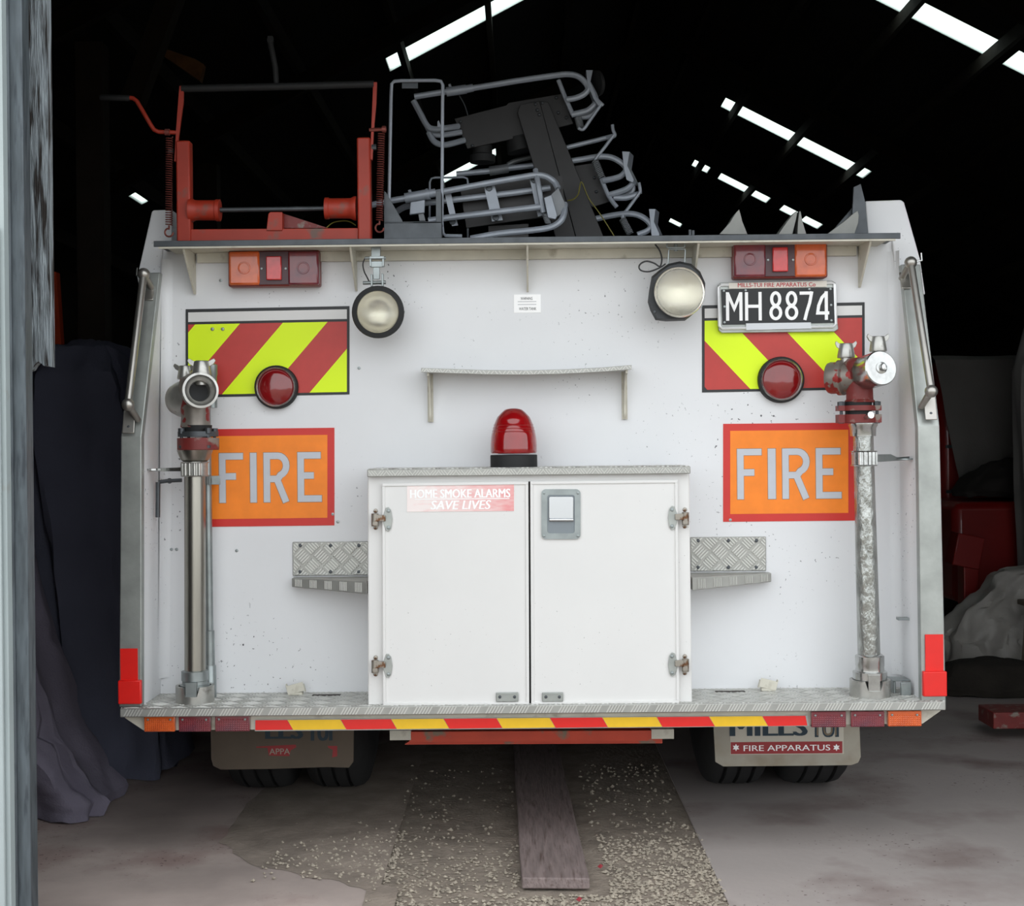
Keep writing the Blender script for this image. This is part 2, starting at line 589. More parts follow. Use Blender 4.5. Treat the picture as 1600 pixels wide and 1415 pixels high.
# dirt spilled over the broken edge of the left slab
edge = [(-0.44, 3.0), (-0.45, 3.7), (-0.455, 4.08), (-0.62, 4.2), (-0.85, 4.34), (-0.98, 4.6), (-1.0, 5.1), (-0.9, 5.7), (-0.5, 6.3)]
dv, df = [], []
for i in range(len(edge) * 6 - 5):
    a_, b_ = edge[min(i // 6, len(edge) - 1)], edge[min(i // 6 + 1, len(edge) - 1)]
    t = (i % 6) / 6
    x, y = a_[0] + (b_[0] - a_[0]) * t, a_[1] + (b_[1] - a_[1]) * t
    w = 0.03 * mnoise.noise(Vector((x * 9, y * 9, 0))) + 0.02 * mnoise.noise(Vector((x * 30, y * 30, 4)))
    if y < 4.1:
        w *= 0.2
    dv += [(x + w, y + w * 0.5, 0.0012), (max(x + 0.09, -0.44), y, 0.006), (-0.42, y, 0.002), (-0.42, y, -0.05), (x + w, y + w * 0.5, -0.05)]
    if i:
        o = (i - 1) * 5
        df += [(o, o + 1, o + 6, o + 5), (o + 1, o + 2, o + 7, o + 6)]
build('dirt_spill', MB().add(dv, df), mat('spilled_dirt', '#a3968a', 0.95, var=0.4, vscale=8, bump=0.5, bscale=60, detail=10), kind='structure', label='dirt spilled over the broken slab edge')

# loose gravel on the middle strip
gv = MB()
for k in range(30000):
    y = 1.5 + 4.2 * (random.random() ** 0.75)
    x = random.uniform(-0.45, 0.565)
    if y > 4.15 and random.random() < 0.13:
        x = -0.4 - 0.4 * random.random() ** 2
        y = min(y, random.uniform(4.3, 4.85))
    if y > 4.03 and xpl(y)[0] < x < xpl(y)[1]:
        continue
    if y > 4.25 and random.random() < min(0.93, (y - 4.25) * 1.5 + 0.1 + 0.5 * mnoise.noise(Vector((x * 5, y * 5, 1)))):
        continue
    if x < -0.02 and y > 3.9 and random.random() < 0.6:
        continue
    r = random.uniform(0.003, 0.0075) * (1.3 if random.random() < 0.08 else 1)
    c = Vector((x, y, -0.006 + r * 0.45 + (0.008 if x < -0.43 else 0)))
    vs = []
    for d in ((1, 0, 0), (0, 1, 0), (-1, 0, 0), (0, -1, 0), (0, 0, 0.8), (0, 0, -0.6)):
        vs.append(c + Vector(d) * r * random.uniform(0.7, 1.25) + Vector((random.uniform(-1, 1), random.uniform(-1, 1), 0)) * r * 0.3)
    gv.add(vs, [(0, 1, 4), (1, 2, 4), (2, 3, 4), (3, 0, 4), (1, 0, 5), (2, 1, 5), (3, 2, 5), (0, 3, 5)])
build('gravel', gv, GRAVA, smooth=False, kind='stuff', label='pale limestone chips scattered on the strip between the slabs', cat='gravel')

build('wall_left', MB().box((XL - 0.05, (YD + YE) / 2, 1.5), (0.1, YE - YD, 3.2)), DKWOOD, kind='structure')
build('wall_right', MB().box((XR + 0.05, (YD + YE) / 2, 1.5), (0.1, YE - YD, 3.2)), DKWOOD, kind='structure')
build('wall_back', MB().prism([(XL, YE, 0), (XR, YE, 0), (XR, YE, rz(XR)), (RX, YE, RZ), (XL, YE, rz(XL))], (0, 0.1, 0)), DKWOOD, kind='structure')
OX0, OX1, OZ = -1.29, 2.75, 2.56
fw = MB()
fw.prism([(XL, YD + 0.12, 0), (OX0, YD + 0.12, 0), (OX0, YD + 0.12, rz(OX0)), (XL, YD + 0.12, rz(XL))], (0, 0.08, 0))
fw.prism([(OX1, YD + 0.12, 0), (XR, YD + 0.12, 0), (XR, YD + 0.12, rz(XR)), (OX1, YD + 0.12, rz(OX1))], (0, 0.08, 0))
fw.prism([(OX0, YD + 0.12, OZ), (OX1, YD + 0.12, OZ), (OX1, YD + 0.12, rz(OX1)), (RX, YD + 0.12, RZ), (OX0, YD + 0.12, rz(OX0))], (0, 0.08, 0))  # unseen lintel, set low to darken the shed interior
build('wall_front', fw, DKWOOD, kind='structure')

# roof slopes with openings for translucent sheets: (y0, y1, xa, xb)
SKY_R = [(12.6, 13.05, 2.2, 4.32), (12.6, 13.05, 4.42, 5.0), (18.0, 18.48, 2.62, 4.45), (21.7, 22.15, 2.68, 2.92), (21.7, 22.15, 3.08, 3.83), (21.7, 22.15, 4.03, 4.62), (26.7, 27.1, 2.8, 3.05)]
SKY_L = [(12.6, 13.05, -1.17, 0.5), (12.6, 13.05, -3.46, -3.3), (18.55, 19.0, -1.05, -0.3), (14.8, 15.1, -3.3, -3.17)]


def roof(name, xa, xb, skies):
    ys = sorted({YD - 0.2, YE + 0.2} | {s[0] for s in skies} | {s[1] for s in skies})
    mb = MB()

    def slab(u0, u1, y0, y1):
        mb.prism([(u0, y0, rz(u0)), (u1, y0, rz(u1)), (u1, y1, rz(u1)), (u0, y1, rz(u0))], (0, 0, 0.03))
    for a, b in zip(ys, ys[1:]):
        u = xa
        for s in sorted([s for s in skies if s[0] <= a + 1e-6 and s[1] >= b - 1e-6], key=lambda s: s[2]):
            slab(u, s[2], a, b)
            u = s[3]
        slab(u, xb, a, b)
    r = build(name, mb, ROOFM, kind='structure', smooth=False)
    for s in skies:
        q = MB().prism([(s[2], s[0], rz(s[2]) + .005), (s[3], s[0], rz(s[3]) + .005), (s[3], s[1], rz(s[3]) + .005), (s[2], s[1], rz(s[2]) + .005)], (0, 0, 0.004))
        build('skylight_sheet', q, SKYL, r, smooth=False, label='translucent roof sheet letting daylight in')
    n = 8
    for i in range(n):
        x = xa + (xb - xa) * (i + 0.5) / n
        build('purlin', MB().box((x, (YD + YE) / 2, rz(x) - 0.075), (0.05, YE - YD - 0.3, 0.12)), DKWOOD, r)
    return r


rl = roof('roof_left', XL, RX, SKY_L)
rr = roof('roof_right', RX, XR, SKY_R)
for y in (8.2, 11.4, 16.2, 20.3, 25.0):
    for r_, xa, xb in ((rl, XL, RX), (rr, RX, XR)):
        q = [Vector((xa, y, rz(xa) - 0.14)), Vector((xb, y, rz(xb) - 0.14))]
        build('rafter', MB().prism([q[0], q[1], q[1] + Vector((0, 0, -0.16)), q[0] + Vector((0, 0, -0.16))], (0, 0.07, 0)), DKWOOD, r_)

# timber posts and braces along the left of the shed
for i, (a, b, Y, w) in enumerate(((150, 150, 6.75, 0.13), (330, 330, 9.6, 0.14))):
    p = P(a, 700, Y)
    build('timber_post', MB().box((p.x, Y, 1.6), (w, 0.12, 3.2)), DKWOOD, bevel=0.006, base=True,
          label=['dark timber post rising behind the navy dust sheet', 'dark timber post deep inside the shed beyond the red roller frame'][i], cat='post')
a, b = P(208, 160, 7.0), P(282, -40, 7.0)
build('timber_brace', MB().tube([a, b], 0.07, 4), DKWOOD, smooth=False, label='dark diagonal timber brace under the roof next to the raw pine board', cat='beam')
a, b = P(255, 82, 7.4), P(318, 108, 7.4)
build('timber_offcut', MB().prism([P(258, 76, 7.4), P(305, 92, 7.4), P(318, 100, 7.4), P(312, 126, 7.4), P(292, 112, 7.4), P(256, 88, 7.4)], (0, 0.06, 0)), mat('raw_pine', '#8a5f35', 0.8, var=0.4, vscale=14), label='raw pine board end sticking out beside the diagonal brace', cat='board')

# sliding door, its steel edge and the rotten jamb board
d1 = build('door_1', MB().box((-2.4, 3.42, 2.0), (2.34, 0.05, 3.96)), DOORM, kind='structure', label='pale painted sliding shed door')
x18 = P(18, 700, 3.4).x
for o, dx in ((d1, 0),):
    lap = build('lap_joint', MB().box((x18 - 0.12, 3.385, P(5, 356, 3.4).z - 1.2), (0.2, 0.012, 2.4)), DOORM, o, bevel=0.003)
ex = P(20, 700, 3.44).x
st = MB().box((ex + 0.018, 3.46, 2.0), (0.034, 0.05, 3.98))
st.tube([(ex, 3.43, 0.02), (ex, 3.43, 3.98)], 0.006, 8)
build('trim_1', st, DOORST, kind='structure', bevel=0.004, label='grey steel edge channel of the sliding door')
jb = []
zb = P(60, 575, 3.6).z
xa, xb = P(40, 300, 3.6).x, P(80, 300, 3.6).x
jag = [(0, 0.0), (0.12, -0.008), (0.25, -0.005), (0.36, 0.006), (0.5, 0.016), (0.62, 0.012), (0.75, 0.004), (0.88, 0.006), (1, 0.002)]
jb = [(xa + (xb - xa) * u, 3.58, zb + v) for u, v in jag] + [(xb, 3.58, 3.9), (xa, 3.58, 3.9)]
build('jamb_board', MB().prism(jb, (0, 0.035, 0)), WOODW, smooth=False, label='weathered grey jamb board with split rotten end beside the sliding door', cat='board')

# ------------------------------------------------------------ the fire truck
T = thing('fire_truck', (0.035, 6.9, 0), 'white fire truck with orange FIRE panels, backed into the shed', 'fire truck')


def part(name, mb, m, parent=None, **k):
    return build(name, mb, m, parent or T, **k)


DECK = 1.90
xoL, xoR = P(190, 690, 4.32).x, P(1467, 690, 4.32).x
part('body_shell', MB().box(((xoL + xoR) / 2, 7.1, (0.62 + DECK) / 2), (xoR - xoL - 0.03, 4.94, DECK - 0.62)), WHITE, bevel=0.02)
part('chassis', MB().box((-0.38, 7.2, 0.55), (0.1, 4.6, 0.2)).box((0.45, 7.2, 0.55), (0.1, 4.6, 0.2)).box((0.035, 5.45, 0.5), (1.9, 0.1, 0.1)).box((0.035, 6.6, 0.5), (0.9, 0.1, 0.1)), RUBBER, smooth=False)

wall = MB()
wall.ppx([(247, 1086), (1417, 1081), (1399, 600), (1396, 380), (1384, 365), (262, 376), (252, 390), (251, 600)], YW, 0.06)
rp = part('rear_panel', wall, WHITE, smooth=False)
for pts, z in (([(237, 330), (240, 328), (268, 327), (268, 383), (254, 386), (250, 470), (220, 470), (214, 432)], 0), ([(1352, 314), (1408, 312), (1413, 316), (1438, 405), (1446, 460), (1402, 460), (1394, 374), (1356, 374)], 0)):
    part('corner_wing', MB().ppx(pts, YW - 0.012, 0.09), WHITE, smooth=False, bevel=0.004)

# side cheeks with metal front trim
for sgn, lo_, mid, top in ((-1, (187, 220, 1104), (190, 220, 682), (220, 249, 426)), (1, (1477, 1441, 1098), (1467, 1435, 665), (1437, 1409, 413))):
    lv, tv, tv2 = [], [], []
    for (o_, i_, y_), yf in zip((lo_, mid, top), (4.32, 4.32, 4.50)):
        a, b = P(o_, y_, yf), P(i_, y_, yf)
        lv.append([(a.x, yf + 0.01, a.z), (b.x, yf + 0.01, a.z), (b.x, 4.60, a.z), (a.x, 4.60, a.z)])
        tv.append([(a.x - sgn * -0.001, yf - 0.004, a.z), (b.x - sgn * 0.003, yf - 0.004, a.z), (b.x - sgn * 0.003, yf + 0.03, a.z), (a.x + sgn * 0.001, yf + 0.03, a.z)])
    ck = part('side_cheek', MB().hexa(lv), WHITE, smooth=False)
    part('edge_trim', MB().hexa(tv), ALU, ck, smooth=False, bevel=0.003, label='dull aluminium edge trim')
    # small weathered dirt ring marks are in the paint; reflectors on the trim
    if sgn < 0:
        part('red_reflector', MB().bpx(188, 1013, 215, 1063, 4.311, 0.004), REDBR, ck, label='red reflective sheet')
        part('corner_reflector', MB().bpx(184, 1063, 220, 1100, 4.297, 0.02), REDBR, ck, bevel=0.003, label='folded red reflector')
    else:
        part('red_reflector', MB().bpx(1446, 991, 1474, 1049, 4.311, 0.004), REDBR, ck, label='red reflective sheet')
        part('corner_reflector', MB().bpx(1443, 1049, 1480, 1088, 4.297, 0.02), REDBR, ck, bevel=0.003, label='folded red reflector')
    # concave fillet where the cheek meets the rear panel
    xi0, xi1 = (lv[0][1][0], lv[2][1][0])
    q = []
    for z, xi in ((lv[0][0][2] + 0.05, xi0), (lv[2][0][2] + 0.05, xi1)):
        row = [Vector((xi, YW + 0.005, z))]
        for k in range(7):
            t = PI / 2 * k / 6
            row.append(Vector((xi - sgn * 0.03 * (1 - math.sin(t)), YW - 0.03 * (1 - math.cos(t)) - 0.0005, z)))
        q.append(row)
    n = 8
    part('corner_fillet', MB().add(q[0] + q[1], [tuple(range(n)), tuple(range(2 * n - 1, n - 1, -1))] + [(i, (i + 1) % n, (i + 1) % n + n, i + n) for i in range(n)]), WHITE, ck)

# rear step
a, b = P(187, 1104, YF), P(1478, 1098, YF)
ZS = (a.z + b.z) / 2
lipH = S(14, YF)
xa, xb = a.x, b.x
stp = part('rear_step', MB().box(((xa + xb) / 2, (YF + 4.6) / 2, ZS - lipH / 2), (xb - xa, 4.6 - YF, lipH)), TREAD, bevel=0.003)
tb = MB()
treadbars(tb, xb - xa, YW - YF, lambda u, v, h: Vector((xa + u, YF + v, ZS + h)), cell=0.05, bars=4, hgt=0.0016)
k = 0
u = 0.01
while u < xb - xa - 0.03:
    for j in range(6):
        x = xa + u + j * 0.009
        tb.prism([(x, YF - 0.0015, ZS - lipH + 0.003), (x + 0.004, YF - 0.0015, ZS - lipH + 0.003), (x + 0.016, YF - 0.0015, ZS - 0.003), (x + 0.012, YF - 0.0015, ZS - 0.003)], (0, 0.002, 0))
    u += 0.073
part('tread_bars', tb, BARS, stp, smooth=False, kind='stuff')
part('floor_slot', MB().ppx([(484, 1093), (492, 1080), (530, 1079), (575, 1079), (575, 1081), (520, 1083), (512, 1092)], 4.44, 0.002), STEEL, stp) if False else None

# lower beam with lamps and hazard strip
zb0, zb1 = ZS - lipH, ZS - lipH - S(24, 4.33)
xl2, xr2 = P(224, 1130, 4.33).x, P(1442, 1125, 4.33).x
bm_ = MB().prism([(xa + 0.006, 4.335, zb0), (xb - 0.006, 4.335, zb0), (xb - 0.006, 4.335, zb0 - 0.008), (xr2, 4.335, zb1), (xl2, 4.335, zb1), (xa + 0.006, 4.335, zb0 - 0.008)], (0, 0.05, 0))
part('lower_beam', bm_, CREAM, smooth=False)
lamps = [(225, 273, 1118, 1143, AMBL), (279, 329, 1118, 1143, REDL), (336, 390, 1117.5, 1142.5, REDL), (1268, 1322, 1111.5, 1136, REDL), (1330, 1382, 1111, 1135.5, REDL), (1388, 1440, 1110.5, 1134.5, AMBL)]
for x0, x1, y0, y1, m in lamps:
    lp = part('marker_lamp', MB().bpx(x0, y0, x1, y1, 4.315, 0.02), m, bevel=0.002, label='amber lens' if m is AMBL else 'faded maroon lens')
    g = MB()
    nx, nz_ = 14, 6
    for i in range(nx):
        x = x0 + 2 + (x1 - x0 - 4) * (i + 0.5) / nx
        for j in range(nz_):
            y = y0 + 5 + (y1 - y0 - 6) * (j + 0.5) / nz_
            c = P(x, y, 4.315)
            s_ = S(1.2, 4.3)
            g.add([c + Vector((-s_, 0, -s_)), c + Vector((s_, 0, -s_)), c + Vector((s_, 0, s_)), c + Vector((-s_, 0, s_)), c + Vector((0, -0.0014, 0))], [(0, 1, 4), (1, 2, 4), (2, 3, 4), (3, 0, 4)])
    part('lens_grid', g, m, lp, smooth=False, kind='stuff')
    for x in (x0 + 6, x1 - 7):
        part('screw', MB().lathe(P(x, y0 + 6, 4.314), (0, -1, 0), [(0, 0.004), (0.002, 0.003), (0.0025, 0)], 8), GALV, lp)
hs = part('hazard_strip', MB().ppx([(398, 1124), (1262, 1117), (1264, 1134), (398, 1142)], 4.328, 0.006), ALU, smooth=False)
top = [399, 449, 532, 611, 693, 776, 859, 941, 1026, 1108, 1191, 1259]
for i in range(len(top) - 1):
    t0, t1 = top[i] + (0.4 if i else 0), top[i + 1] - 0.4
    s0, s1 = (0 if i == 0 else 9), (9 if i < len(top) - 2 else 3)
    yy = lambda x: 1125 - (x - 398) / 864 * 7
    part('hazard_tile', MB().ppx([(t0, yy(t0)), (t1, yy(t1)), (t1 + s1, yy(t1) + 15), (t0 + s0, yy(t0) + 15.5)], 4.326, 0.003), REDBR if i % 2 == 0 else YELLO, hs, smooth=False,
         label='red reflective tile' if i % 2 == 0 else 'yellow reflective tile')
ORRED = mat('orange_red_bar_paint', '#cc4426', 0.5, var=0.2, vscale=10, col2='#7a6a58', scale2=14, lo=0.6, hi=0.68)
ub = part('underrun_bar', MB().ppx([(640, 1143), (1020, 1141), (1020, 1157), (640, 1159)], 4.62, 0.06).ppx([(650, 1150), (1035, 1148), (1035, 1161), (632, 1163)], 4.72, 0.05), ORRED, smooth=False, label='red painted underrun bar')
for x0, x1, dy in ((609, 642, 0), (1018, 1053, -2)):
    part('bar_end', MB().bpx(x0, 1141 + dy, x1, 1156 + dy, 4.615, 0.07), CREAM, ub)

# mud flaps
for side in (0, 1):
    if side == 0:
        pts = [(329, 1120), (553, 1118), (552, 1190), (545, 1199), (510, 1198), (420, 1201), (345, 1202), (333, 1196), (330, 1185)]
    else:
        pts = [(1114, 1116), (1342, 1112), (1345, 1182), (1341, 1191), (1330, 1195), (1250, 1196), (1130, 1197), (1118, 1190)]
    mf = part('mud_flap', MB().ppx(pts, 4.82, 0.012), FLAP if side else FLAP2, smooth=False, label='grimy white printed mud flap' if side else 'mud-stained printed mud flap')
    Yt = 4.8195
    if side:
        part('printed_panel', MB().bpx(1141, 1118, 1318, 1178, 4.8188, 0.001), mat('flap_print_ground', '#c6c0b2', 0.6, var=0.1, vscale=8), mf)
        part('printed_band', MB().bpx(1142, 1158.5, 1316, 1177, 4.8180, 0.0006), DKRED, mf)
        part('lettering', text(MB(), 'FIRE APPARATUS', 1162, 1163.5, 1297, 1172.5, 4.8177, bold=0.012), LABEL, mf)
        part('lettering', text(MB(), 'MILLS', 1142, 1122, 1260, 1149.5, 4.8180, bold=0.05), NAVY, mf)
        part('lettering', text(MB(), 'TUI', 1268, 1121, 1309, 1151.5, 4.8182, bold=0.035), NAVY, mf)
        part('lettering', text(MB(), 'TUI', 1270, 1123, 1307, 1149, 4.8176, bold=-0.005), TANINK, mf)
        for sx in (1150, 1307):
            c = P(sx, 1167.5, 4.8174)
            st_ = [(c.x + (0.0125 if q % 2 == 0 else 0.0065) * math.sin(q * PI / 6), 4.8174, c.z + (0.0125 if q % 2 == 0 else 0.0065) * math.cos(q * PI / 6)) for q in range(12)]
            part('star', MB().prism(st_, (0, 0.0005, 0)), LABEL, mf, smooth=False)
    else:
        part('lettering', text(MB(), 'LLS', 416, 1128, 472, 1154, 4.8190, bold=0.05), NAVY, mf)
        part('lettering', text(MB(), 'TUI', 481, 1127, 518, 1157, 4.8190, bold=0.035), NAVY, mf)
        part('printed_band', MB().ppx([(400, 1166), (462, 1163), (463, 1167), (454, 1172), (452, 1181), (420, 1180), (418, 1168), (401, 1168)], 4.8192, 0.0006), DKRED, mf, smooth=False)
        part('printed_band', MB().ppx([(512, 1165), (527, 1165), (527, 1181), (519, 1183), (520, 1171), (513, 1168)], 4.8192, 0.0006), DKRED, mf, smooth=False)
        part('lettering', text(MB(), 'APPA', 421, 1169, 453, 1178, 4.8188, bold=0.01), FLAP, mf)

# rear wheels, twin each side
for x0, x1 in ((365, 466), (484, 580), (1094, 1191), (1214, 1315)):
    YA, R_ = 5.40, 0.475
    a, b = P(x0, 1200, 5.3).x, P(x1, 1200, 5.3).x
    w = b - a
    prof = [(0.02, 0.27), (0.0, 0.33), (0.0, 0.40), (0.015, 0.452), (0.03, 0.468)]
    gx = [0.28, 0.5, 0.72]
    for g in gx:
        prof += [(w * g - 0.007, R_), (w * g - 0.005, R_ - 0.014), (w * g + 0.005, R_ - 0.014), (w * g + 0.007, R_)]
    prof += [(w - 0.03, 0.468), (w - 0.015, 0.452), (w, 0.40), (w, 0.33), (w - 0.02, 0.27)]
    wl = part('wheel', MB().lathe((a, YA, R_ + 0.001), (1, 0, 0), prof, 48), TYRE)
    part('rim', MB().lathe((a + 0.03, YA, R_), (1, 0, 0), [(0, 0.1), (0.02, 0.262), (w - 0.08, 0.262), (w - 0.06, 0.1)], 24), STEEL, wl)

# top shelf with gussets
a, b = P(240, 377, 4.39), P(1407, 364, 4.39)
zs = (a.z + b.z) / 2
sh = part('top_shelf', MB().box(((a.x + b.x) / 2, (4.39 + 4.60) / 2, zs - 0.004), (b.x - a.x, 0.21, 0.008)).box(((a.x + b.x) / 2, 4.392, zs - 0.008), (b.x - a.x, 0.006, 0.018)), STEEL, bevel=0.001, label='worn steel shelf edge')
part('lower_lip', MB().box(((a.x + b.x) / 2, 4.396, zs - 0.0195), (b.x - a.x - 0.03, 0.01, 0.006)).box(((a.x + b.x) / 2, 4.48, zs - 0.0125), (b.x - a.x - 0.06, 0.165, 0.008)), CREAM, sh, label='cream painted underside')
part('angle_bracket', MB().box(((a.x + b.x) / 2, YW - 0.012, zs - 0.032), (b.x - a.x - 0.2, 0.02, 0.03)), CREAM, sh)
for xt, yb in ((286, 460), (547, 455), (824, 456), (1092, 452), (1361, 449)):
    x = P(xt, 385, 4.40).x
    zt = zs - 0.016
    zb_ = P(xt, yb, YW).z
    part('gusset', MB().prism([(x - 0.003, 4.402, zt), (x - 0.003, 4.408, zt - 0.012), (x - 0.003, YW - 0.012, zb_), (x - 0.003, YW, zb_), (x - 0.003, YW, zt)], (0.006, 0, 0)), CREAM, sh, smooth=False)

# upper tail lamps
for x0, y0, x1, y1, cols in ((357, 392, 498, 445, (AMBL, REDL)), (1147, 378, 1292, 432, (REDL, AMBL))):
    Yt = 4.50
    tl = part('tail_lamp', MB().bpx(x0 - 1, y0 - 1, x1 + 1, y1 + 2, Yt + 0.006, YW - Yt - 0.006), mat('lamp_tray_red', '#7c2a24', 0.4) if 'lamp_tray_red' not in MATS else MATS['lamp_tray_red'], bevel=0.006)
    w = x1 - x0
    m0, m1 = x0 + w * 0.345, x0 + w * 0.655
    part('end_lens', MB().bpx(x0, y0, m0, y1, Yt - 0.006, 0.03), cols[0], tl, bevel=0.007)
    part('end_lens', MB().bpx(m1, y0, x1, y1, Yt - 0.006, 0.03), cols[1], tl, bevel=0.007)
    part('divider', MB().bpx(m0 - 1, y0 + 1, m1 + 1, y1 - 1, Yt - 0.001, 0.025), LENSD, tl)
    cx = (x0 + x1) / 2
    part('reflector', MB().bpx(cx - 12, y0 + 8, cx + 12, y1 - 8, Yt - 0.012, 0.012), REFL, tl, bevel=0.003, label='bright red reflector block')
    for x in (m0 + 3, m1 - 3):
        part('screw', MB().lathe(P(x, (y0 + y1) / 2 + 1, Yt - 0.001), (0, -1, 0), [(0, 0.0045), (0.002, 0.0035), (0.0025, 0)], 8), GALV, tl)
    for x in ((x0 + m0) / 2, (m1 + x1) / 2):
        part('lens_ring', MB().lathe(P(x, (y0 + y1) / 2, Yt - 0.006), (0, -1, 0), [(0, 0.02), (0.002, 0.019), (0.0022, 0.016), (0.0008, 0.015), (0.0006, 0)], 20), cols[0] if x < (x0 + x1) / 2 else cols[1], tl)

# chevron panels
def chevron(x0, yA, x1, yB, skew, bounds, slope, first, yt):
    """x0,x1: outer frame; yA,yB: top and bottom at x0; skew: rise over the width; stripe edges at the row yt"""
    f = lambda x, y: (x, y - skew * (x - x0) / (x1 - x0))
    Yp = YW - 0.002
    cp = part('chevron_panel', MB().ppx([f(x0, yA), f(x1, yA), f(x1, yB), f(x0, yB)], Yp, 0.002), BLACKT, smooth=False)
    part('white_band', MB().ppx([f(x0 + 4, yA + 5), f(x1 - 4, yA + 5), f(x1 - 4, yA + 20), f(x0 + 4, yA + 20)], Yp - 0.001, 0.002), LABEL, cp, smooth=False) if False else part('white_band', MB().ppx([f(x0 + 4, yA + 5), f(x1 - 4, yA + 5), f(x1 - 4, yA + 20), f(x0 + 4, yA + 20)], Yp - 0.001, 0.001), WHITE2, cp, smooth=False)
    r = (x0 + 4, yA + 24, x1 - 4, yB - 4)
    for i in range(len(bounds) - 1):
        a_, b_ = bounds[i], bounds[i + 1]
        t0, t1 = r[1] - 10, r[3] + 10
        q = [(a_ + slope * (t0 - yt), t0), (b_ + slope * (t0 - yt), t0), (b_ + slope * (t1 - yt), t1), (a_ + slope * (t1 - yt), t1)]
        q = clip_rect(q, *r)
        if len(q) < 3:
            continue
        red = (i + first) % 2 == 0
        part('stripe', MB().ppx([f(x, y) for x, y in q], Yp - 0.001, 0.001), REDST if red else YELFL, cp, smooth=False, label='red stripe' if red else 'fluorescent yellow stripe')
    return cp


chevron(290, 483, 546, 621, 5, [238, 304, 374, 441, 511, 578, 646], -0.865, 0, 508)
chevron(1097, 477, 1351, 613, 5, [1003, 1070, 1139, 1209, 1281, 1350, 1420], 0.93, 0, 499)
for x, y in ((332, 514), (348, 514)):
    part('panel_rivet', MB().lathe(P(x, y, YW - 0.003), (0, -1, 0), [(0, 0.006), (0.003, 0.005), (0.004, 0)], 10), GALV)

for x, y in ((561, 575), (528, 815), (370, 860), (268, 858), (276, 858), (345, 438), (1141, 812), (266, 620), (1095, 478), (520, 803)):
    part('panel_screw', MB().lathe(P(x, y, YW), (0, -1, 0), [(-0.001, 0.0055), (0.002, 0.005), (0.003, 0)], 9), GALV)

# round red lamps over the chevrons
for x, y, r in ((433, 605, 34), (1219, 593.5, 36)):
    c = P(x, y, YW)
    R_ = S(r, YW)
    rl_ = part('round_lamp', MB().lathe(c, (0, -1, 0), [(0, R_), (0.02, R_), (0.026, R_ * 0.97), (0.028, R_ * 0.9), (0.02, R_ * 0.88), (0.005, R_ * 0.86)], 40), RUBBER)
    part('chrome_ring', MB().lathe(c + Vector((0, -0.02, 0)), (0, -1, 0), [(0, R_ * 0.91), (0.009, R_ * 0.90), (0.012, R_ * 0.86), (0.009, R_ * 0.82), (0, R_ * 0.81)], 40), CHROME, rl_)
    part('lens', MB().lathe(c + Vector((0, -0.012, 0)), (0, -1, 0), [(0, R_ * 0.84), (0.012, R_ * 0.83), (0.02, R_ * 0.7), (0.0245, R_ * 0.5), (0.027, R_ * 0.28), (0.028, 0.0)], 40), ROUNDL, rl_, label='domed red lens')

# FIRE panels
for x0, y0, x1, y1, sk, L_ in ((316, 670.5, 522.5, 823, 2.5, (('F', 342.5, 380), ('I', 391, 401), ('R', 412, 452.5), ('E', 465, 502.5))),
                               (1130, 662, 1336.5, 815, 2, (('F', 1152, 1190), ('I', 1200, 1212), ('R', 1222.5, 1265), ('E', 1275, 1314.5)))):
    f = lambda x, y: (x, y - sk * (x - x0) / (x1 - x0))
    Yp = YW - 0.002
    fp = part('fire_sign', MB().ppx([f(x0, y0), f(x1, y0), f(x1, y1), f(x0, y1)], Yp, 0.002), REDBR if False else mat('fire_sign_red', '#cf2d26', 0.45, var=0.06, vscale=20) if 'fire_sign_red' not in MATS else MATS['fire_sign_red'], smooth=False, label='red bordered FIRE sign')
    part('orange_field', MB().ppx([f(x0 + 11, y0 + 11), f(x1 - 11, y0 + 11), f(x1 - 11, y1 - 12), f(x0 + 11, y1 - 12)], Yp - 0.001, 0.001), ORANGE, fp, smooth=False)
    yl0, yl1 = (707, 784.5) if x0 < 800 else (700.5, 779)
    for ch, a_, b_ in L_:
        dy = -sk * ((a_ + b_) / 2 - (x0 + x1) / 2) / (x1 - x0)
        lt = MB()
        letter(lt, ch, a_, yl0 + dy, b_, yl1 + dy, Yp - 0.0018, 10 if ch != 'I' else (b_ - a_), 0.0005)
        part('letter', lt, SILV, fp, smooth=False, label='silver letter ' + ch)
        le = MB()
        letter(le, ch, a_ - 0.8, yl0 + dy - 0.8, b_ + 0.8, yl1 + dy + 0.8, Yp - 0.0012, 11.4 if ch != 'I' else (b_ - a_ + 1.6), 0.0005)
        part('letter_edge', le, SILVE, fp, smooth=False)

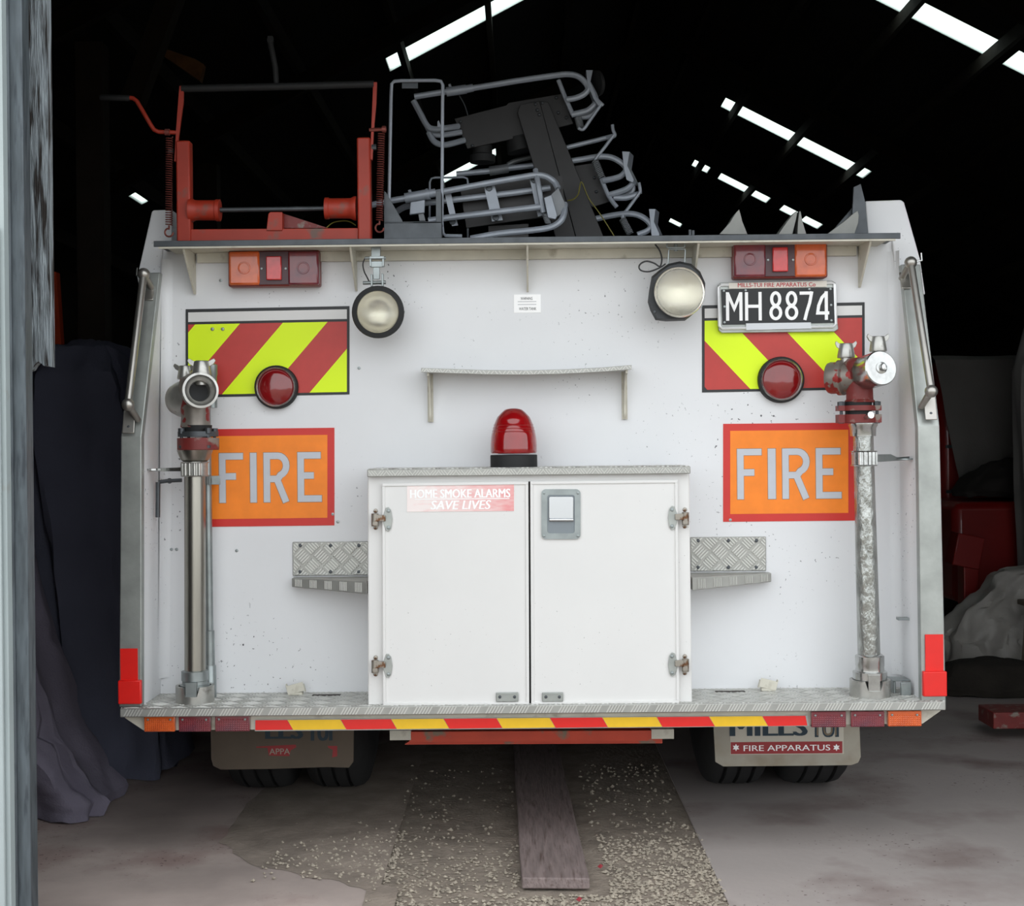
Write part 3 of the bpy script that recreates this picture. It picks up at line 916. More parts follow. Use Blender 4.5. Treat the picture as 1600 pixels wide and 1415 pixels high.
# number plate
Yp = 4.54
npl = part('number_plate', MB().ppx([(1122, 445), (1126, 441), (1300, 438), (1306, 442), (1309, 506), (1310, 514), (1304, 518), (1128, 520), (1123, 516), (1122, 500)], Yp, 0.012), ALU, smooth=False, bevel=0.002)
part('surround', MB().tube([P(x, y, Yp - 0.003) for x, y in ((1126, 445), (1300, 441.5), (1304, 444), (1306, 506), (1302, 510), (1128, 513), (1124, 509), (1123, 449))], 0.005, 8, closed=True), mat('bright_white_metal', '#e8e9ea', 0.3, 0.3), npl)
part('black_plate', MB().ppx([(1127, 452), (1303, 449), (1305, 504), (1129, 507)], Yp - 0.005, 0.004), BLACKP, npl, smooth=False, label='black plate')
for ch, a_, b_ in (('M', 1134.3, 1160), ('H', 1164, 1190), ('8', 1202, 1222), ('8', 1226.5, 1247), ('7', 1249.5, 1271), ('4', 1275, 1295.5)):
    dy = -1.6 * ((a_ + b_) / 2 - 1134) / 160
    lt = MB()
    letter(lt, ch, a_, 456.6 + dy, b_, 501 + dy, Yp - 0.0052, 4.9, 0.0012)
    part('character', lt, LABEL, npl, smooth=False, label='white raised character ' + ch)
part('dealer_strip', MB().ppx([(1139, 442), (1292, 438.5), (1292, 448), (1139, 451)], Yp - 0.008, 0.003), FLAP if False else mat('ivory_strip', '#d8d3c9', 0.5), npl, smooth=False)
part('lettering', text(MB(), 'MILLS-TUI FIRE APPARATUS Co', 1153, 441.5, 1274, 448, Yp - 0.0085, bold=0.01), REDINK, npl)
part('dealer_strip', MB().ppx([(1165.5, 505), (1267, 503.5), (1268, 513), (1166, 515.5)], Yp - 0.009, 0.003), mat('pale_tab', '#d5d8dc', 0.4), npl, smooth=False)
for x, y in ((1131, 454.5), (1297.5, 451.5), (1132, 479), (1298.5, 476.5), (1132, 503.5), (1299, 500.5), (1165, 453.5), (1264.5, 451.5)):
    part('screw', MB().lathe(P(x, y, Yp - 0.005), (0, -1, 0), [(0, 0.0042), (0.002, 0.0036), (0.0028, 0)], 8), GALV, npl)

# warning label
wlb = part('warning_label', MB().bpx(803, 460, 845, 488.5, YW - 0.0015, 0.002), LABEL, smooth=False)
part('lettering', text(MB(), 'WARNING', 813.5, 464, 832, 468.3, YW - 0.0016), INK, wlb)
part('lettering', text(MB(), 'WATER TANK', 811, 480, 838, 484.5, YW - 0.0016), INK, wlb)
for y in (471, 475.5):
    part('printed_line', MB().bpx(809, y - 0.7, 838, y + 0.7, YW - 0.0021, 0.0006), INKG, wlb)

# sagging rear shelf on two brackets
zsh = [P(x, y, 4.44) for x, y in ((658, 578), (700, 579.5), (760, 581.5), (822, 582), (880, 580.5), (940, 577.5), (987, 573.5))]
msh = MB()
lv = [[(p.x, 4.44, p.z - 0.007), (p.x, 4.44, p.z + 0.007), (p.x, YW, p.z + 0.008), (p.x, YW, p.z + 0.004)] for p in zsh]
msh.hexa(lv)
ms = part('rear_shelf', msh, TREAD, bevel=0.001)
tb = MB()
for i in range(60):
    t = (i + 0.5) / 60 * 6
    j = min(5, int(t))
    p = zsh[j].lerp(zsh[j + 1], t - j)
    s_ = 0.004 if i % 4 < 2 else -0.004
    tb.prism([(p.x - s_ - 0.0012, 4.4388, p.z - 0.005), (p.x - s_ + 0.0012, 4.4388, p.z - 0.005), (p.x + s_ + 0.0012, 4.4388, p.z + 0.005), (p.x + s_ - 0.0012, 4.4388, p.z + 0.005)], (0, 0.0015, 0))
part('tread_bars', tb, BARS, ms, smooth=False, kind='stuff')
for xt, y0, xb_, y1 in ((664, 584, 673, 659), (981, 580, 976, 655)):
    x = P(xb_, y1, YW).x
    zt, zl = P(xt, y0, 4.45).z + 0.005, P(xb_, y1, YW).z
    cur = [(x - 0.003, YW, zt), (x - 0.003, 4.452, zt), (x - 0.003, 4.452, zt - 0.01)]
    for k in range(1, 7):
        t = PI / 2 * k / 6
        cur.append((x - 0.003, 4.452 + (YW - 0.02 - 4.452) * math.sin(t), zl + 0.01 + (zt - 0.02 - zl) * (1 - (1 - math.cos(t))) * 1 - 0 if False else zt - 0.01 - (zt - 0.02 - zl) * (1 - math.cos(t))))
    cur += [(x - 0.003, YW - 0.02, zl), (x - 0.003, YW, zl)]
    part('bracket', MB().prism(cur, (0.006, 0, 0)).box((x, YW - 0.003, (zt + zl) / 2), (0.018, 0.005, zt - zl)), CREAM, ms, smooth=False)

# locker on the step
lc = MB().ppx([(574.5, 741), (1077, 735), (1081.5, 1100), (575, 1104)], YC, YW - YC)
lk = part('locker', lc, WHITE2, smooth=False, bevel=0.004)
a, b = P(573.5, 736, 4.305), P(1079, 731, 4.305)
zl_ = (a.z + b.z) / 2 + 0.005
part('lid', MB().box(((a.x + b.x) / 2, (4.308 + YW) / 2, zl_ - 0.004), (b.x - a.x, YW - 4.308, 0.006)).box(((a.x + b.x) / 2, 4.31, zl_ - 0.011), (b.x - a.x, 0.006, 0.022)), TREAD, lk, bevel=0.002, label='tread plate lid')
tb = MB()
for i in range(110):
    x = a.x + 0.01 + (b.x - a.x - 0.02) * i / 109
    s_ = 0.006 if (i // 3) % 2 else -0.006
    tb.prism([(x - s_ - 0.001, 4.306, zl_ - 0.019), (x - s_ + 0.001, 4.306, zl_ - 0.019), (x + s_ + 0.001, 4.306, zl_ - 0.004), (x + s_ - 0.001, 4.306, zl_ - 0.004)], (0, 0.0015, 0))
treadbars(tb, b.x - a.x, YW - 4.31, lambda u, v, h: Vector((a.x + u, 4.31 + v, zl_ - 0.001 + h)), cell=0.05)
part('tread_bars', tb, BARS, lk, smooth=False, kind='stuff')


def door(pts, hinge_x, hys, sgn):
    Yd = YC - 0.012
    d = part('locker_door', MB().ppx(pts, Yd, 0.0115), WHITE2, smooth=False, bevel=0.0015)
    (xa_, ya_), (xb_, yb_), (xc, yc), (xd, yd) = pts
    w = 4.5
    for q in ([(xa_, ya_), (xb_, yb_), (xb_, yb_ + w), (xa_, ya_ + w)], [(xd, yd - w), (xc, yc - w), (xc, yc), (xd, yd)],
              [(xa_, ya_ + w), (xa_ + w, ya_ + w), (xd + w, yd - w), (xd, yd - w)], [(xb_ - w, yb_ + w), (xb_, yb_ + w), (xc, yc - w), (xc - w, yc - w)]):
        part('door_frame', MB().ppx(q, Yd - 0.004, 0.006), WHITE2, d, smooth=False, bevel=0.001)
    for hy in hys:
        hx = hinge_x
        s = sgn
        leaf = [(hx + s * 1, hy - 7), (hx + s * 5, hy - 18), (hx + s * 9, hy - 19), (hx + s * 13, hy - 14), (hx + s * 15, hy), (hx + s * 13, hy + 14), (hx + s * 9, hy + 19), (hx + s * 5, hy + 17), (hx + s * 1, hy + 6)]
        part('hinge_leaf', MB().ppx(leaf, Yd - 0.006, 0.004), ALU, d, smooth=False, bevel=0.001)
        for dy in (-13, 13):
            part('hinge_screw', MB().lathe(P(hx + s * 9, hy + dy, Yd - 0.006), (0, -1, 0), [(0, 0.006), (0.002, 0.005), (0.003, 0)], 10), GALV, d)
            part('hinge_screw', MB().lathe(P(hx - s * 11, hy + dy, YC - 0.001), (0, -1, 0), [(0, 0.007), (0.003, 0.006), (0.005, 0)], 10), RUST, d)
        hk = MB().tube([P(hx - s * 12, hy - 9, YC - 0.02), P(hx - s * 12, hy + 11, YC - 0.02)], 0.011, 10)
        hk.ppx([(hx - s * 10, hy - 7), (hx + s * 4, hy - 6), (hx + s * 4, hy + 3), (hx - s * 10, hy + 3)], Yd - 0.016, 0.012)
        hk.bpx(hx - s * 16, hy + 4, hx - s * 8, hy + 10, YC - 0.034, 0.02)
        part('hinge_knuckle', hk, RUST, d, bevel=0.001, label='rusty hinge knuckle')
    return d


dl = door([(597, 755), (825.5, 752), (827, 1101), (598.5, 1102)], 598, (811, 1040), 1)
dr = door([(828.5, 752), (1059, 749.5), (1061.5, 1098), (830, 1100.5)], 1059, (809, 1038), -1)
part('door_gap_shade', MB().ppx([(825.6, 752), (828.6, 752), (830, 1101), (827, 1101)], YC - 0.0015, 0.002), RUBBER, lk, smooth=False)  # solid black strip standing in for the shade between the doors
for o, x0, x1 in ((dl, 775, 810), (dr, 847, 880)):
    part('latch_plate', MB().bpx(x0, 1081.5, x1, 1096, YC - 0.02, 0.005), ALU, o, bevel=0.002)
    for x in (x0 + 6, x1 - 6):
        part('screw', MB().lathe(P(x, 1088.5, YC - 0.02), (0, -1, 0), [(0, 0.005), (0.002, 0.004), (0.003, 0)], 8), STEEL, o)
# recessed paddle handle
Yh = YC - 0.018


def rrect(x0, y0, x1, y1, r, n=4):
    out = []
    for cx, cy, a0 in ((x1 - r, y1 - r, 0), (x0 + r, y1 - r, 90), (x0 + r, y0 + r, 180), (x1 - r, y0 + r, 270)):
        for k in range(n + 1):
            t = math.radians(a0 + 90 * k / n)
            out.append((cx + r * math.cos(t), cy + r * math.sin(t)))
    return out


o_, i_ = rrect(846, 764, 907, 842, 7), rrect(855, 773, 898, 833, 4)
ro, ri = [P(x, y, Yh) for x, y in o_], [P(x, y, Yh) for x, y in i_]
n = len(ro)
D1, D2 = Vector((0, 0.007, 0)), Vector((0, 0.006, 0))
part('handle_bezel', MB().add(ro + ri + [p + D1 for p in ro] + [p + D2 for p in ri],
     [(i, (i + 1) % n, (i + 1) % n + n, i + n) for i in range(n)] + [(i, i + 2 * n, (i + 1) % n + 2 * n, (i + 1) % n) for i in range(n)]
     + [(i + n, (i + 1) % n + n, (i + 1) % n + 3 * n, i + 3 * n) for i in range(n)]), GALV, dr)
part('handle_tray', MB().ppx(i_, Yh + 0.005, 0.002), mat('shadowed_steel_tray', '#7f868b', 0.35, 0.7), dr, smooth=False)
hd = MB().ppx(rrect(857.5, 775.5, 896, 812, 3), Yh - 0.004, 0.006)
hd.tube([P(858, 812, Yh - 0.005), P(896, 812, Yh - 0.005)], 0.006, 8)
part('handle_paddle', hd, SMCHR, dr, bevel=0.0015, label='bright steel paddle')
for x, y in ((850, 770), (903, 770), (850, 837), (903, 837)):
    part('screw', MB().lathe(P(x, y, Yh), (0, -1, 0), [(0, 0.0045), (0.002, 0.004), (0.003, 0)], 8), GALV, dr)
# faded smoke alarm sticker
sk_ = part('sticker', MB().ppx([(636, 757.5), (803, 756), (803, 798), (636, 799.5)], YC - 0.0135, 0.002), STICK, dl, smooth=False, label='sun-faded red and white sticker')
lt = text(MB(), 'HOME SMOKE ALARMS', 641, 764, 797, 777.5, YC - 0.0138, bold=0.03)
text(lt, 'SAVE LIVES', 673, 781.5, 767, 795.5, YC - 0.0138, bold=0.025, shear=0.2)
lt.bpx(648, 778.7, 796, 779.8, YC - 0.0143, 0.0005)
part('sticker_lettering', lt, LABEL, dl, label='white lettering')

# beacon
c = P(803, 729, 4.42)
c.z = zl_
bc = part('beacon', MB().lathe(c, (0, 0, 1), [(0, 0.071), (0.002, 0.073), (0.038, 0.073), (0.040, 0.071), (0.041, 0.0)], 36), RUBBER, label='red rotating beacon')
pr = [(0.041, 0.070), (0.045, 0.0725)]
for k in range(1, 12):
    t = k / 12
    z = 0.045 + 0.108 * t
    r_ = 0.0725 * (1 - 0.38 * t ** 2.6)
    pr.append((z, r_))
    if 6 <= k <= 8:
        pr.append((z + 0.002, r_ - 0.0012))
        pr.append((z + 0.004, r_ - 0.0002))
pr += [(0.157, 0.037), (0.165, 0.027), (0.1685, 0.012), (0.169, 0.0)]
pr = [(z * 1.09, r) for z, r in pr]
part('dome', MB().lathe(c, (0, 0, 1), pr, 40), DOME, bc, label='red plastic dome')
part('rotor', MB().lathe(c + Vector((0, 0, 0.043)), (0, 0, 1), [(0, 0.05), (0.02, 0.05), (0.022, 0.03), (0.09, 0.028), (0.1, 0.0)], 20), mat('rotor_grey', '#8b6a68', 0.4, 0.4), bc)

# kick plates and folding steps beside the locker
for side in (0, 1):
    if side == 0:
        x0, y0, x1, y1 = 457, 846, 576, 899
    else:
        x0, y0, x1, y1 = 1079, 838.5, 1197, 892
    Yk = YW - 0.006
    kp = part('kick_plate', MB().bpx(x0, y0, x1, y1, Yk, 0.006), TREAD, bevel=0.002, label='bright tread plate')
    c0 = P((x0 + x1) / 2, (y0 + y1) / 2, Yk)
    W, H = S(x1 - x0, Yk), S(y1 - y0, Yk)
    part('tread_bars', treadbars(MB(), W, H, lambda u, v, h: Vector((c0.x - W / 2 + u, Yk - h, c0.z - H / 2 + v)), cell=0.044, bars=5), BARS, kp, smooth=False, kind='stuff')
    for fx in (0.1, 0.5, 0.87):
        for yy_ in (y0 + 6, y1 - 6):
            part('rivet', MB().lathe(P(x0 + (x1 - x0) * fx, yy_, Yk - 0.001), (0, -1, 0), [(0, 0.006), (0.003, 0.005), (0.004, 0)], 10), STEEL, kp)
    # tapered step: narrow at the outer end, deep beside the locker
    if side == 0:
        xo, xi = P(456, 905, 4.52).x, P(574, 905, 4.40).x
        zt = P(456, 903, 4.52).z
    else:
        xo, xi = P(1205, 897, 4.52).x, P(1081, 897, 4.40).x
        zt = P(1205, 895, 4.52).z
    yo, yi = 4.52, 4.385
    h0, h1 = 0.028, 0.04
    fs = part('folding_step', MB().hexa([[(xo, yo, zt), (xo, YW, zt), (xo, YW, zt - h0), (xo, yo, zt - h0)], [(xi, yi, zt), (xi, YW, zt), (xi, YW, zt - h1), (xi, yi, zt - h1)]]), TREAD, smooth=False, bevel=0.002)
    tb = MB()
    for i in range(5):
        for j in range(5):
            t = (i + 0.25 + j * 0.1) / 5
            x = xo + (xi - xo) * t
            y = yo + (yi - yo) * t
            h = h0 + (h1 - h0) * t
            tb.box((x, y - 0.001, zt - h / 2), (0.002, 0.004, h * 0.75))
    part('tread_bars', tb, BARS, fs, smooth=False, kind='stuff')

# small clips on the step
for x0, y0, x1, y1, sg in ((449, 1063, 476, 1080, 1), (1186, 1058, 1213, 1075, -1)):
    ya = 0.3 * sg
    cl = MB()
    c = P((x0 + x1) / 2, (y0 + y1) / 2, 4.52)
    R3 = Matrix.Rotation(-0.25 * sg, 3, 'Y')
    w, h = S(x1 - x0, 4.52), S(14, 4.52)
    zc = ZS + h / 2 + 0.008
    cl.box((c.x, 4.505, zc), (w, 0.003, h), R3)
    cl.box((c.x - w / 2, 4.515, zc), (0.003, 0.02, h * 0.9), R3)
    cl.box((c.x + w / 2, 4.515, zc), (0.003, 0.02, h * 0.9), R3)
    cl.box((c.x, 4.52, ZS + 0.005), (w * 0.8, 0.03, 0.008))
    part('step_clip', cl, CREAM, bevel=0.0008)
for x0, x1, y in ((486, 530, 1085), (1120, 1166, 1079)):
    c = P((x0 + x1) / 2, y, 4.47)
    part('step_slot_shade', MB().box((c.x, 4.50, ZS + 0.0012), (S(x1 - x0, 4.5), 0.025, 0.0012)), mat('slot_shade', '#3c3733', 0.8) if 'slot_shade' not in MATS else MATS['slot_shade'], smooth=False)  # dark plate laid on the step; shade of a slot put into its colour

# pipe cups on the step
CUPS = []
for xc, r in ((302.5, 0.059), (1362, 0.062)):
    yc_ = 4.405
    c = P(xc, 1090, yc_ - 0.02)
    z0 = ZS
    H = 0.052
    n = 40
    vs, fs = [], []
    for i in range(n):
        t = 2 * PI * i / n
        ns = abs(((t + PI / 2 + PI) % (2 * PI)) - PI) < 0.42      # notch facing the camera
        hh = 0.024 if ns else H
        for rr_ in (r, r - 0.009):
            for z in (0, hh):
                vs.append((c.x + rr_ * math.cos(t), yc_ + rr_ * math.sin(t), z0 + z))
    for i in range(n):
        a_, b_ = i * 4, ((i + 1) % n) * 4
        fs += [(a_, b_, b_ + 1, a_ + 1), (a_ + 2, a_ + 3, b_ + 3, b_ + 2), (a_ + 1, b_ + 1, b_ + 3, a_ + 3), (a_, a_ + 2, b_ + 2, b_)]
    part('pipe_cup', MB().add(vs, fs), CASTAL)
    CUPS.append((c.x, yc_))
part('side_bracket', MB().bpx(1394, 1062, 1423, 1064, 4.43, 0.07).bpx(1408, 1066, 1424, 1087, 4.40, 0.012).bpx(1396, 1064, 1400, 1084, 4.44, 0.05), GALV, bevel=0.002)

# handrails
RAIL = mat('satin_rail_steel', '#b1aea8', 0.34, 0.85, var=0.1, vscale=20)
for x0, y0, x1, y1, hx, hy, sg in ((224.5, 428, 200, 632, 216, 425, -1), (1423, 410, 1455, 611, 1437.5, 402, 1)):
    a, b = P(x0, y0, 4.44), P(x1, y1, 4.27)
    hr = part('handrail', MB().tube([a, b], 0.0115, 14), RAIL)
    for p, yb_ in ((a, 0.05), (b, 0.05)):
        q = MB().sphere(p, 0.0195, 18)
        q.tube([p, p + Vector((-sg * 0.012, 0.03, -0.03)), p + Vector((-sg * 0.016, 0.05, -0.045))], [0.012, 0.010, 0.010], 10)
        part('ball_end', q, RAIL, hr)
    pa, pb = P(x0 - sg * 9, y0 + 28, 4.475), P(x1 - sg * 3, y1 + 27, 4.322)
    part('foot_plate', MB().box(pa, (0.03, 0.004, 0.062), Matrix.Rotation(-0.5, 3, 'X')), RAIL, hr, bevel=0.0018)
    part('foot_plate', MB().box(pb + Vector((0, -0.012, 0)), (0.036, 0.004, 0.072), Matrix.Rotation(-0.25, 3, 'X')), RAIL, hr, bevel=0.0018)
    for p, dy in ((pa, -0.005), (pb, -0.016)):
        part('screw', MB().lathe(p + Vector((0, dy, -0.016)), (0, -1, 0), [(0, 0.006), (0.002, 0.005), (0.003, 0)], 8), STEEL, hr)
    part('rope_hook', MB().tube([P(hx + sg * 2, hy - 7, 4.5), P(hx + sg * 3, hy + 5, 4.5), P(hx - sg * 5, hy + 6, 4.5)], 0.003, 6), CHROME, hr)

# work lamps
def basis(d):
    d = Vector(d).normalized()
    return d


# left lamp: round, rubber rim, hung from a clevis
c = P(591, 487, 4.42)
R_ = S(41, 4.42)
d = Vector((0, -1, -0.02))
wl1 = part('work_lamp', MB().lathe(c + Vector((0, 0.07, 0)), d, [(0, 0.02), (0.01, R_ * 0.55), (0.035, R_ * 0.85), (0.055, R_ * 0.98), (0.078, R_), (0.088, R_ * 0.96), (0.09, R_ * 0.8), (0.07, R_ * 0.79)], 40, cap1=False), RUBBER, label='round floodlight with rubber rim')
part('reflector_bowl', MB().lathe(c + Vector((0, 0.045, 0)), d, [(0, 0.01), (0.003, R_ * 0.3), (0.011, R_ * 0.5), (0.026, R_ * 0.68), (0.055, R_ * 0.8)], 36, cap1=False), REFLECT, wl1)
part('lens', MB().lathe(c + Vector((0, -0.012, 0)), d, [(0, R_ * 0.79), (0.004, R_ * 0.77), (0.009, R_ * 0.5), (0.011, 0)], 36), GLASS, wl1, label='ribbed glass')
part('clevis', MB().bpx(577, 400, 600, 404, 4.42, 0.02).bpx(577, 404, 580, 416, 4.42, 0.02).bpx(597, 404, 600, 416, 4.42, 0.02).bpx(578, 408, 599, 417, 4.425, 0.012)
     .bpx(583, 417, 593, 436, 4.43, 0.012).tube([P(570, 403, 4.43), P(603, 403, 4.43)], 0.005, 8).tube([P(567, 442, 4.43), P(603, 441, 4.43)], 0.006, 8)
     .bpx(579, 428, 582, 447, 4.42, 0.02).bpx(596, 427, 599, 447, 4.42, 0.02).bpx(580, 380, 594, 401, 4.44, 0.02), GALV, wl1, bevel=0.001)
part('wire', MB().tube([P(571, 402, 4.43), P(567, 412, 4.43), P(569, 424, 4.43), P(573, 432, 4.43), P(577, 440, 4.43)], 0.0022, 6, smooth=4), CABLE, wl1)

# right lamp: moulded black housing turned a little to the left and up
c = P(1062, 457, 4.43)
hs_ = [(1018, 432), (1030, 422), (1044, 412), (1062, 408), (1080, 412), (1094, 424), (1102, 442), (1101, 464), (1092, 482), (1078, 495), (1070, 501), (1040, 502), (1024, 500), (1016, 485), (1012, 472), (1014, 455)]
bk_ = [(1056 + (x - 1056) * 0.7, 450 + (y - 450) * 0.72) for x, y in hs_]
n = len(hs_)
fr = [P(x, y, 4.425) for x, y in hs_]
bk = [P(x + 2, y, 4.52) for x, y in bk_]
fi = [P(1062 + (x - 1062) * 0.92, 455 + (y - 455) * 0.92, 4.405) for x, y in hs_]
wl2 = part('work_lamp', MB().add(bk + fr + fi, [tuple(range(n - 1, -1, -1)), tuple(range(2 * n, 3 * n))] + [(i, (i + 1) % n, (i + 1) % n + n, i + n) for i in range(n)] + [(i + n, (i + 1) % n + n, (i + 1) % n + 2 * n, i + 2 * n) for i in range(n)]), LAMPBLK, label='floodlight in a black moulded housing')
R_ = S(37.5, 4.41)
d = Vector((0.06, -1, 0.05))
c = P(1060.5, 457.5, 4.402)
part('reflector_bowl', MB().lathe(c + Vector((0, -0.003, 0)), d, [(0, 0.01), (0.002, R_ * 0.35), (0.007, R_ * 0.65), (0.014, R_ * 0.98), (0.016, R_ * 1.03), (0.012, R_ * 1.06)], 40, cap1=False), REFLECT, wl2)
part('lens', MB().lathe(c + Vector((0, -0.016, 0)), d, [(0, R_), (0.005, R_ * 0.97), (0.011, R_ * 0.6), (0.014, 0)], 40), GLASS, wl2, label='ribbed glass')
for x, y in ((1065, 420.5), (1023, 487)):
    part('screw', MB().lathe(P(x, y, 4.404), (0, -1, 0), [(0, 0.005), (0.003, 0.004), (0.004, 0)], 8), STEEL, wl2)
br = MB()
for q in ([(1042, 376), (1042, 385), (1044, 386.5), (1068, 386.5), (1070, 385), (1070, 374)], [(1044, 412), (1045, 391), (1046, 389), (1070, 389), (1071, 391), (1070, 410)]):
    pts = [P(x, y, 4.44) for x, y in q]
    for i in range(len(pts) - 1):
        m_ = (pts[i] + pts[i + 1]) / 2
        dd = pts[i + 1] - pts[i]
        br.tube([pts[i], pts[i + 1]], 0.0024, 6)
        br.prism([pts[i], pts[i + 1], pts[i + 1] + Vector((0.0015, 0, 0.0015)), pts[i] + Vector((0.0015, 0, 0.0015))], (0, 0.025, 0))
br.tube([P(1056, 372, 4.455), P(1056, 392, 4.455)], 0.006, 8)
part('mount_bracket', br, GALV, wl2)
part('cable', MB().tube([P(x, y, 4.46) for x, y in ((1018, 373), (1024, 382), (1031, 392), (1034, 405), (1031, 416), (1022, 411), (1010, 408), (1001, 412), (998.5, 418), (1003, 423), (1015, 424), (1031, 418), (1040, 412))], 0.0026, 6, smooth=4), CABLE, wl2)

# standpipe clips fixed to the cheeks
def clipring(xc, y0, y1, Yc, r):
    c0 = P(xc, (y0 + y1) / 2, Yc - r)
    h = S(y1 - y0, Yc - r)
    return Vector((c0.x, Yc, c0.z)), h


# ------------------------------------------------------------ standpipes held at the back of the truck
def flange_bolts(parent, c, z0, z1, R, m, n=4, a0=0.6):
    for k in range(n):
        t = a0 + 2 * PI * k / n
        p = Vector((c.x + R * math.cos(t), c.y + R * math.sin(t), 0))
        build('bolt', MB().lathe((p.x, p.y, z0), (0, 0, 1), [(0, 0.0), (0, 0.008), (0.008, 0.009), (0.009, 0.005), (z1 - z0 - 0.012, 0.005), (z1 - z0 - 0.01, 0.0105), (z1 - z0 + 0.006, 0.0105), (z1 - z0 + 0.007, 0.0)], 8), m, parent)


def wingcap(parent, c, h, r, wing, ang):
    q = MB().lathe(c, (0, 0, 1), [(-0.03, r * 0.7), (0, r * 0.7), (0, r * 1.05), (0.004, r * 1.1), (h * 0.9, r * 0.85), (h, r * 0.75), (h + 0.001, 0)], 20)
    build('valve_cap', q, CASTAL, parent)
    w = MB()
    for s in (-1, 1):
        d = Vector((math.cos(ang) * s, math.sin(ang) * s, 0))
        nn = Vector((-d.y, d.x, 0)) * 0.004
        p0 = c + Vector((0, 0, h * 0.55)) + d * r * 0.7
        prof = [p0, p0 + d * wing * 0.7 + Vector((0, 0, h * 0.2)), p0 + d * wing + Vector((0, 0, h * 0.45)), p0 + d * wing * 0.8 + Vector((0, 0, h * 0.62)), p0 + Vector((0, 0, h * 0.4))]
        w.prism([x - nn for x in prof], nn * 2)
    build('wing_grip', w, CASTAL, parent, bevel=0.001)


# left standpipe
cx, cy = CUPS[0]
SP1 = thing('standpipe', (cx, cy, ZS), 'satin steel hydrant standpipe with open outlet and worn head, standing in the step cup', 'standpipe')
tp = P(301, 735, cy - 0.03)
tx = tp.x
z_ = lambda y, x=301: P(x, y, cy - 0.03).z


def axis_pt(z):
    t = (z - ZS) / (tp.z - ZS)
    return Vector((cx + (tx - cx) * t, cy, z))


build('barrel', MB().tube([axis_pt(z_(1060)), axis_pt(z_(712))], 0.0325, 28), SATIN, SP1)
build('base_coupling', MB().lathe((cx, cy, ZS + 0.006), (0, 0, 1), [(0, 0.028), (0.0, 0.038), (0.03, 0.039), (0.032, 0.046), (0.048, 0.046), (0.05, 0.039), (0.06, 0.039), (0.062, 0.041), (0.09, 0.041), (0.093, 0.033)], 32).box((cx, cy - 0.046, ZS + 0.042), (0.034, 0.014, 0.05)), GALV, SP1)
hc = axis_pt(z_(700))
build('cone', MB().lathe((hc.x, cy, z_(721)), (0, 0, 1), [(0, 0.036), (S(3, 4.4), 0.044), (z_(703) - z_(721), 0.055), (z_(702) - z_(721), 0.03)], 32), SATIN, SP1)
fc = P(304, 692, cy - 0.05)
FX = fc.x
build('red_flange', MB().lathe((FX, cy, z_(703)), (0, 0, 1), [(0, 0.02), (0, 0.062), (0.002, 0.064), (z_(684) - z_(703), 0.064), (z_(684) - z_(703) + 0.001, 0.02)], 36), REDBRN, SP1, label='chipped dark red flange')
build('steel_flange', MB().lathe((FX, cy, z_(682)), (0, 0, 1), [(0, 0.02), (0, 0.062), (z_(674) - z_(682), 0.062), (z_(674) - z_(682) + 0.001, 0.02)], 36), STEEL, SP1)
flange_bolts(SP1, Vector((FX, cy, 0)), z_(700), z_(672), 0.058, STEEL, 4, -PI / 2 + 0.75)
build('gasket', MB().lathe((FX - 0.004, cy, z_(674)), (0, 0, 1), [(0, 0.03), (0, 0.045), (S(10, 4.4), 0.047), (S(10, 4.4), 0.03)], 28), RUBBER, SP1)
bodyc = P(300, 640, cy - 0.045).x
hb = MB().lathe((bodyc, cy, z_(667)), (0, 0, 1), [(0, 0.046), (0.03, 0.043), (0.08, 0.046), (0.13, 0.05), (0.15, 0.045), (0.165, 0.02), (0.168, 0)], 32)
build('head_casting', hb, HEADG, SP1, label='head casting with flaking red paint')
# front outlet towards the viewer, rear outlet to the left
oc = P(313.5, 609.5, cy - 0.115)
bk0 = Vector((bodyc, cy, z_(616)))
axv = (oc - bk0).normalized()
ln = (oc - bk0).length
build('front_outlet', MB().lathe(bk0, axv, [(0.0, 0.04), (ln - 0.06, 0.043), (ln - 0.045, 0.052), (ln, 0.054), (ln + 0.001, 0.047), (ln - 0.012, 0.043), (ln - 0.02, 0.032), (ln - 0.035, 0.030), (ln - 0.055, 0.029)], 36, cap1=False), CASTAL, SP1, label='open alloy outlet')
build('bore_shade_disc', MB().lathe(bk0, axv, [(ln - 0.065, 0.0), (ln - 0.065, 0.0305), (ln - 0.05, 0.0305), (ln - 0.058, 0.0)], 24), RUBBER, SP1)  # black disc inside the outlet; the hole's darkness put into its colour
oc2 = P(268, 622, cy + 0.005)
av2 = Vector((-0.75, 0.55, 0.0)).normalized()
build('side_outlet', MB().lathe(bk0 + Vector((0, 0, -0.012)), av2, [(0.0, 0.045), (0.03, 0.05), (0.045, 0.056), (0.062, 0.056), (0.066, 0.05), (0.085, 0.048), (0.088, 0.02), (0.088, 0)], 32), CASTAL, SP1)
wingcap(SP1, Vector((P(288, 592, cy + 0.02).x, cy + 0.03, P(288, 592, cy + 0.02).z)), 0.042, 0.022, 0.022, PI * 0.95)
wingcap(SP1, Vector((P(315, 584, cy - 0.06).x, cy - 0.06, P(315, 584, cy - 0.06).z - 0.004)), 0.044, 0.027, 0.024, 0.1)
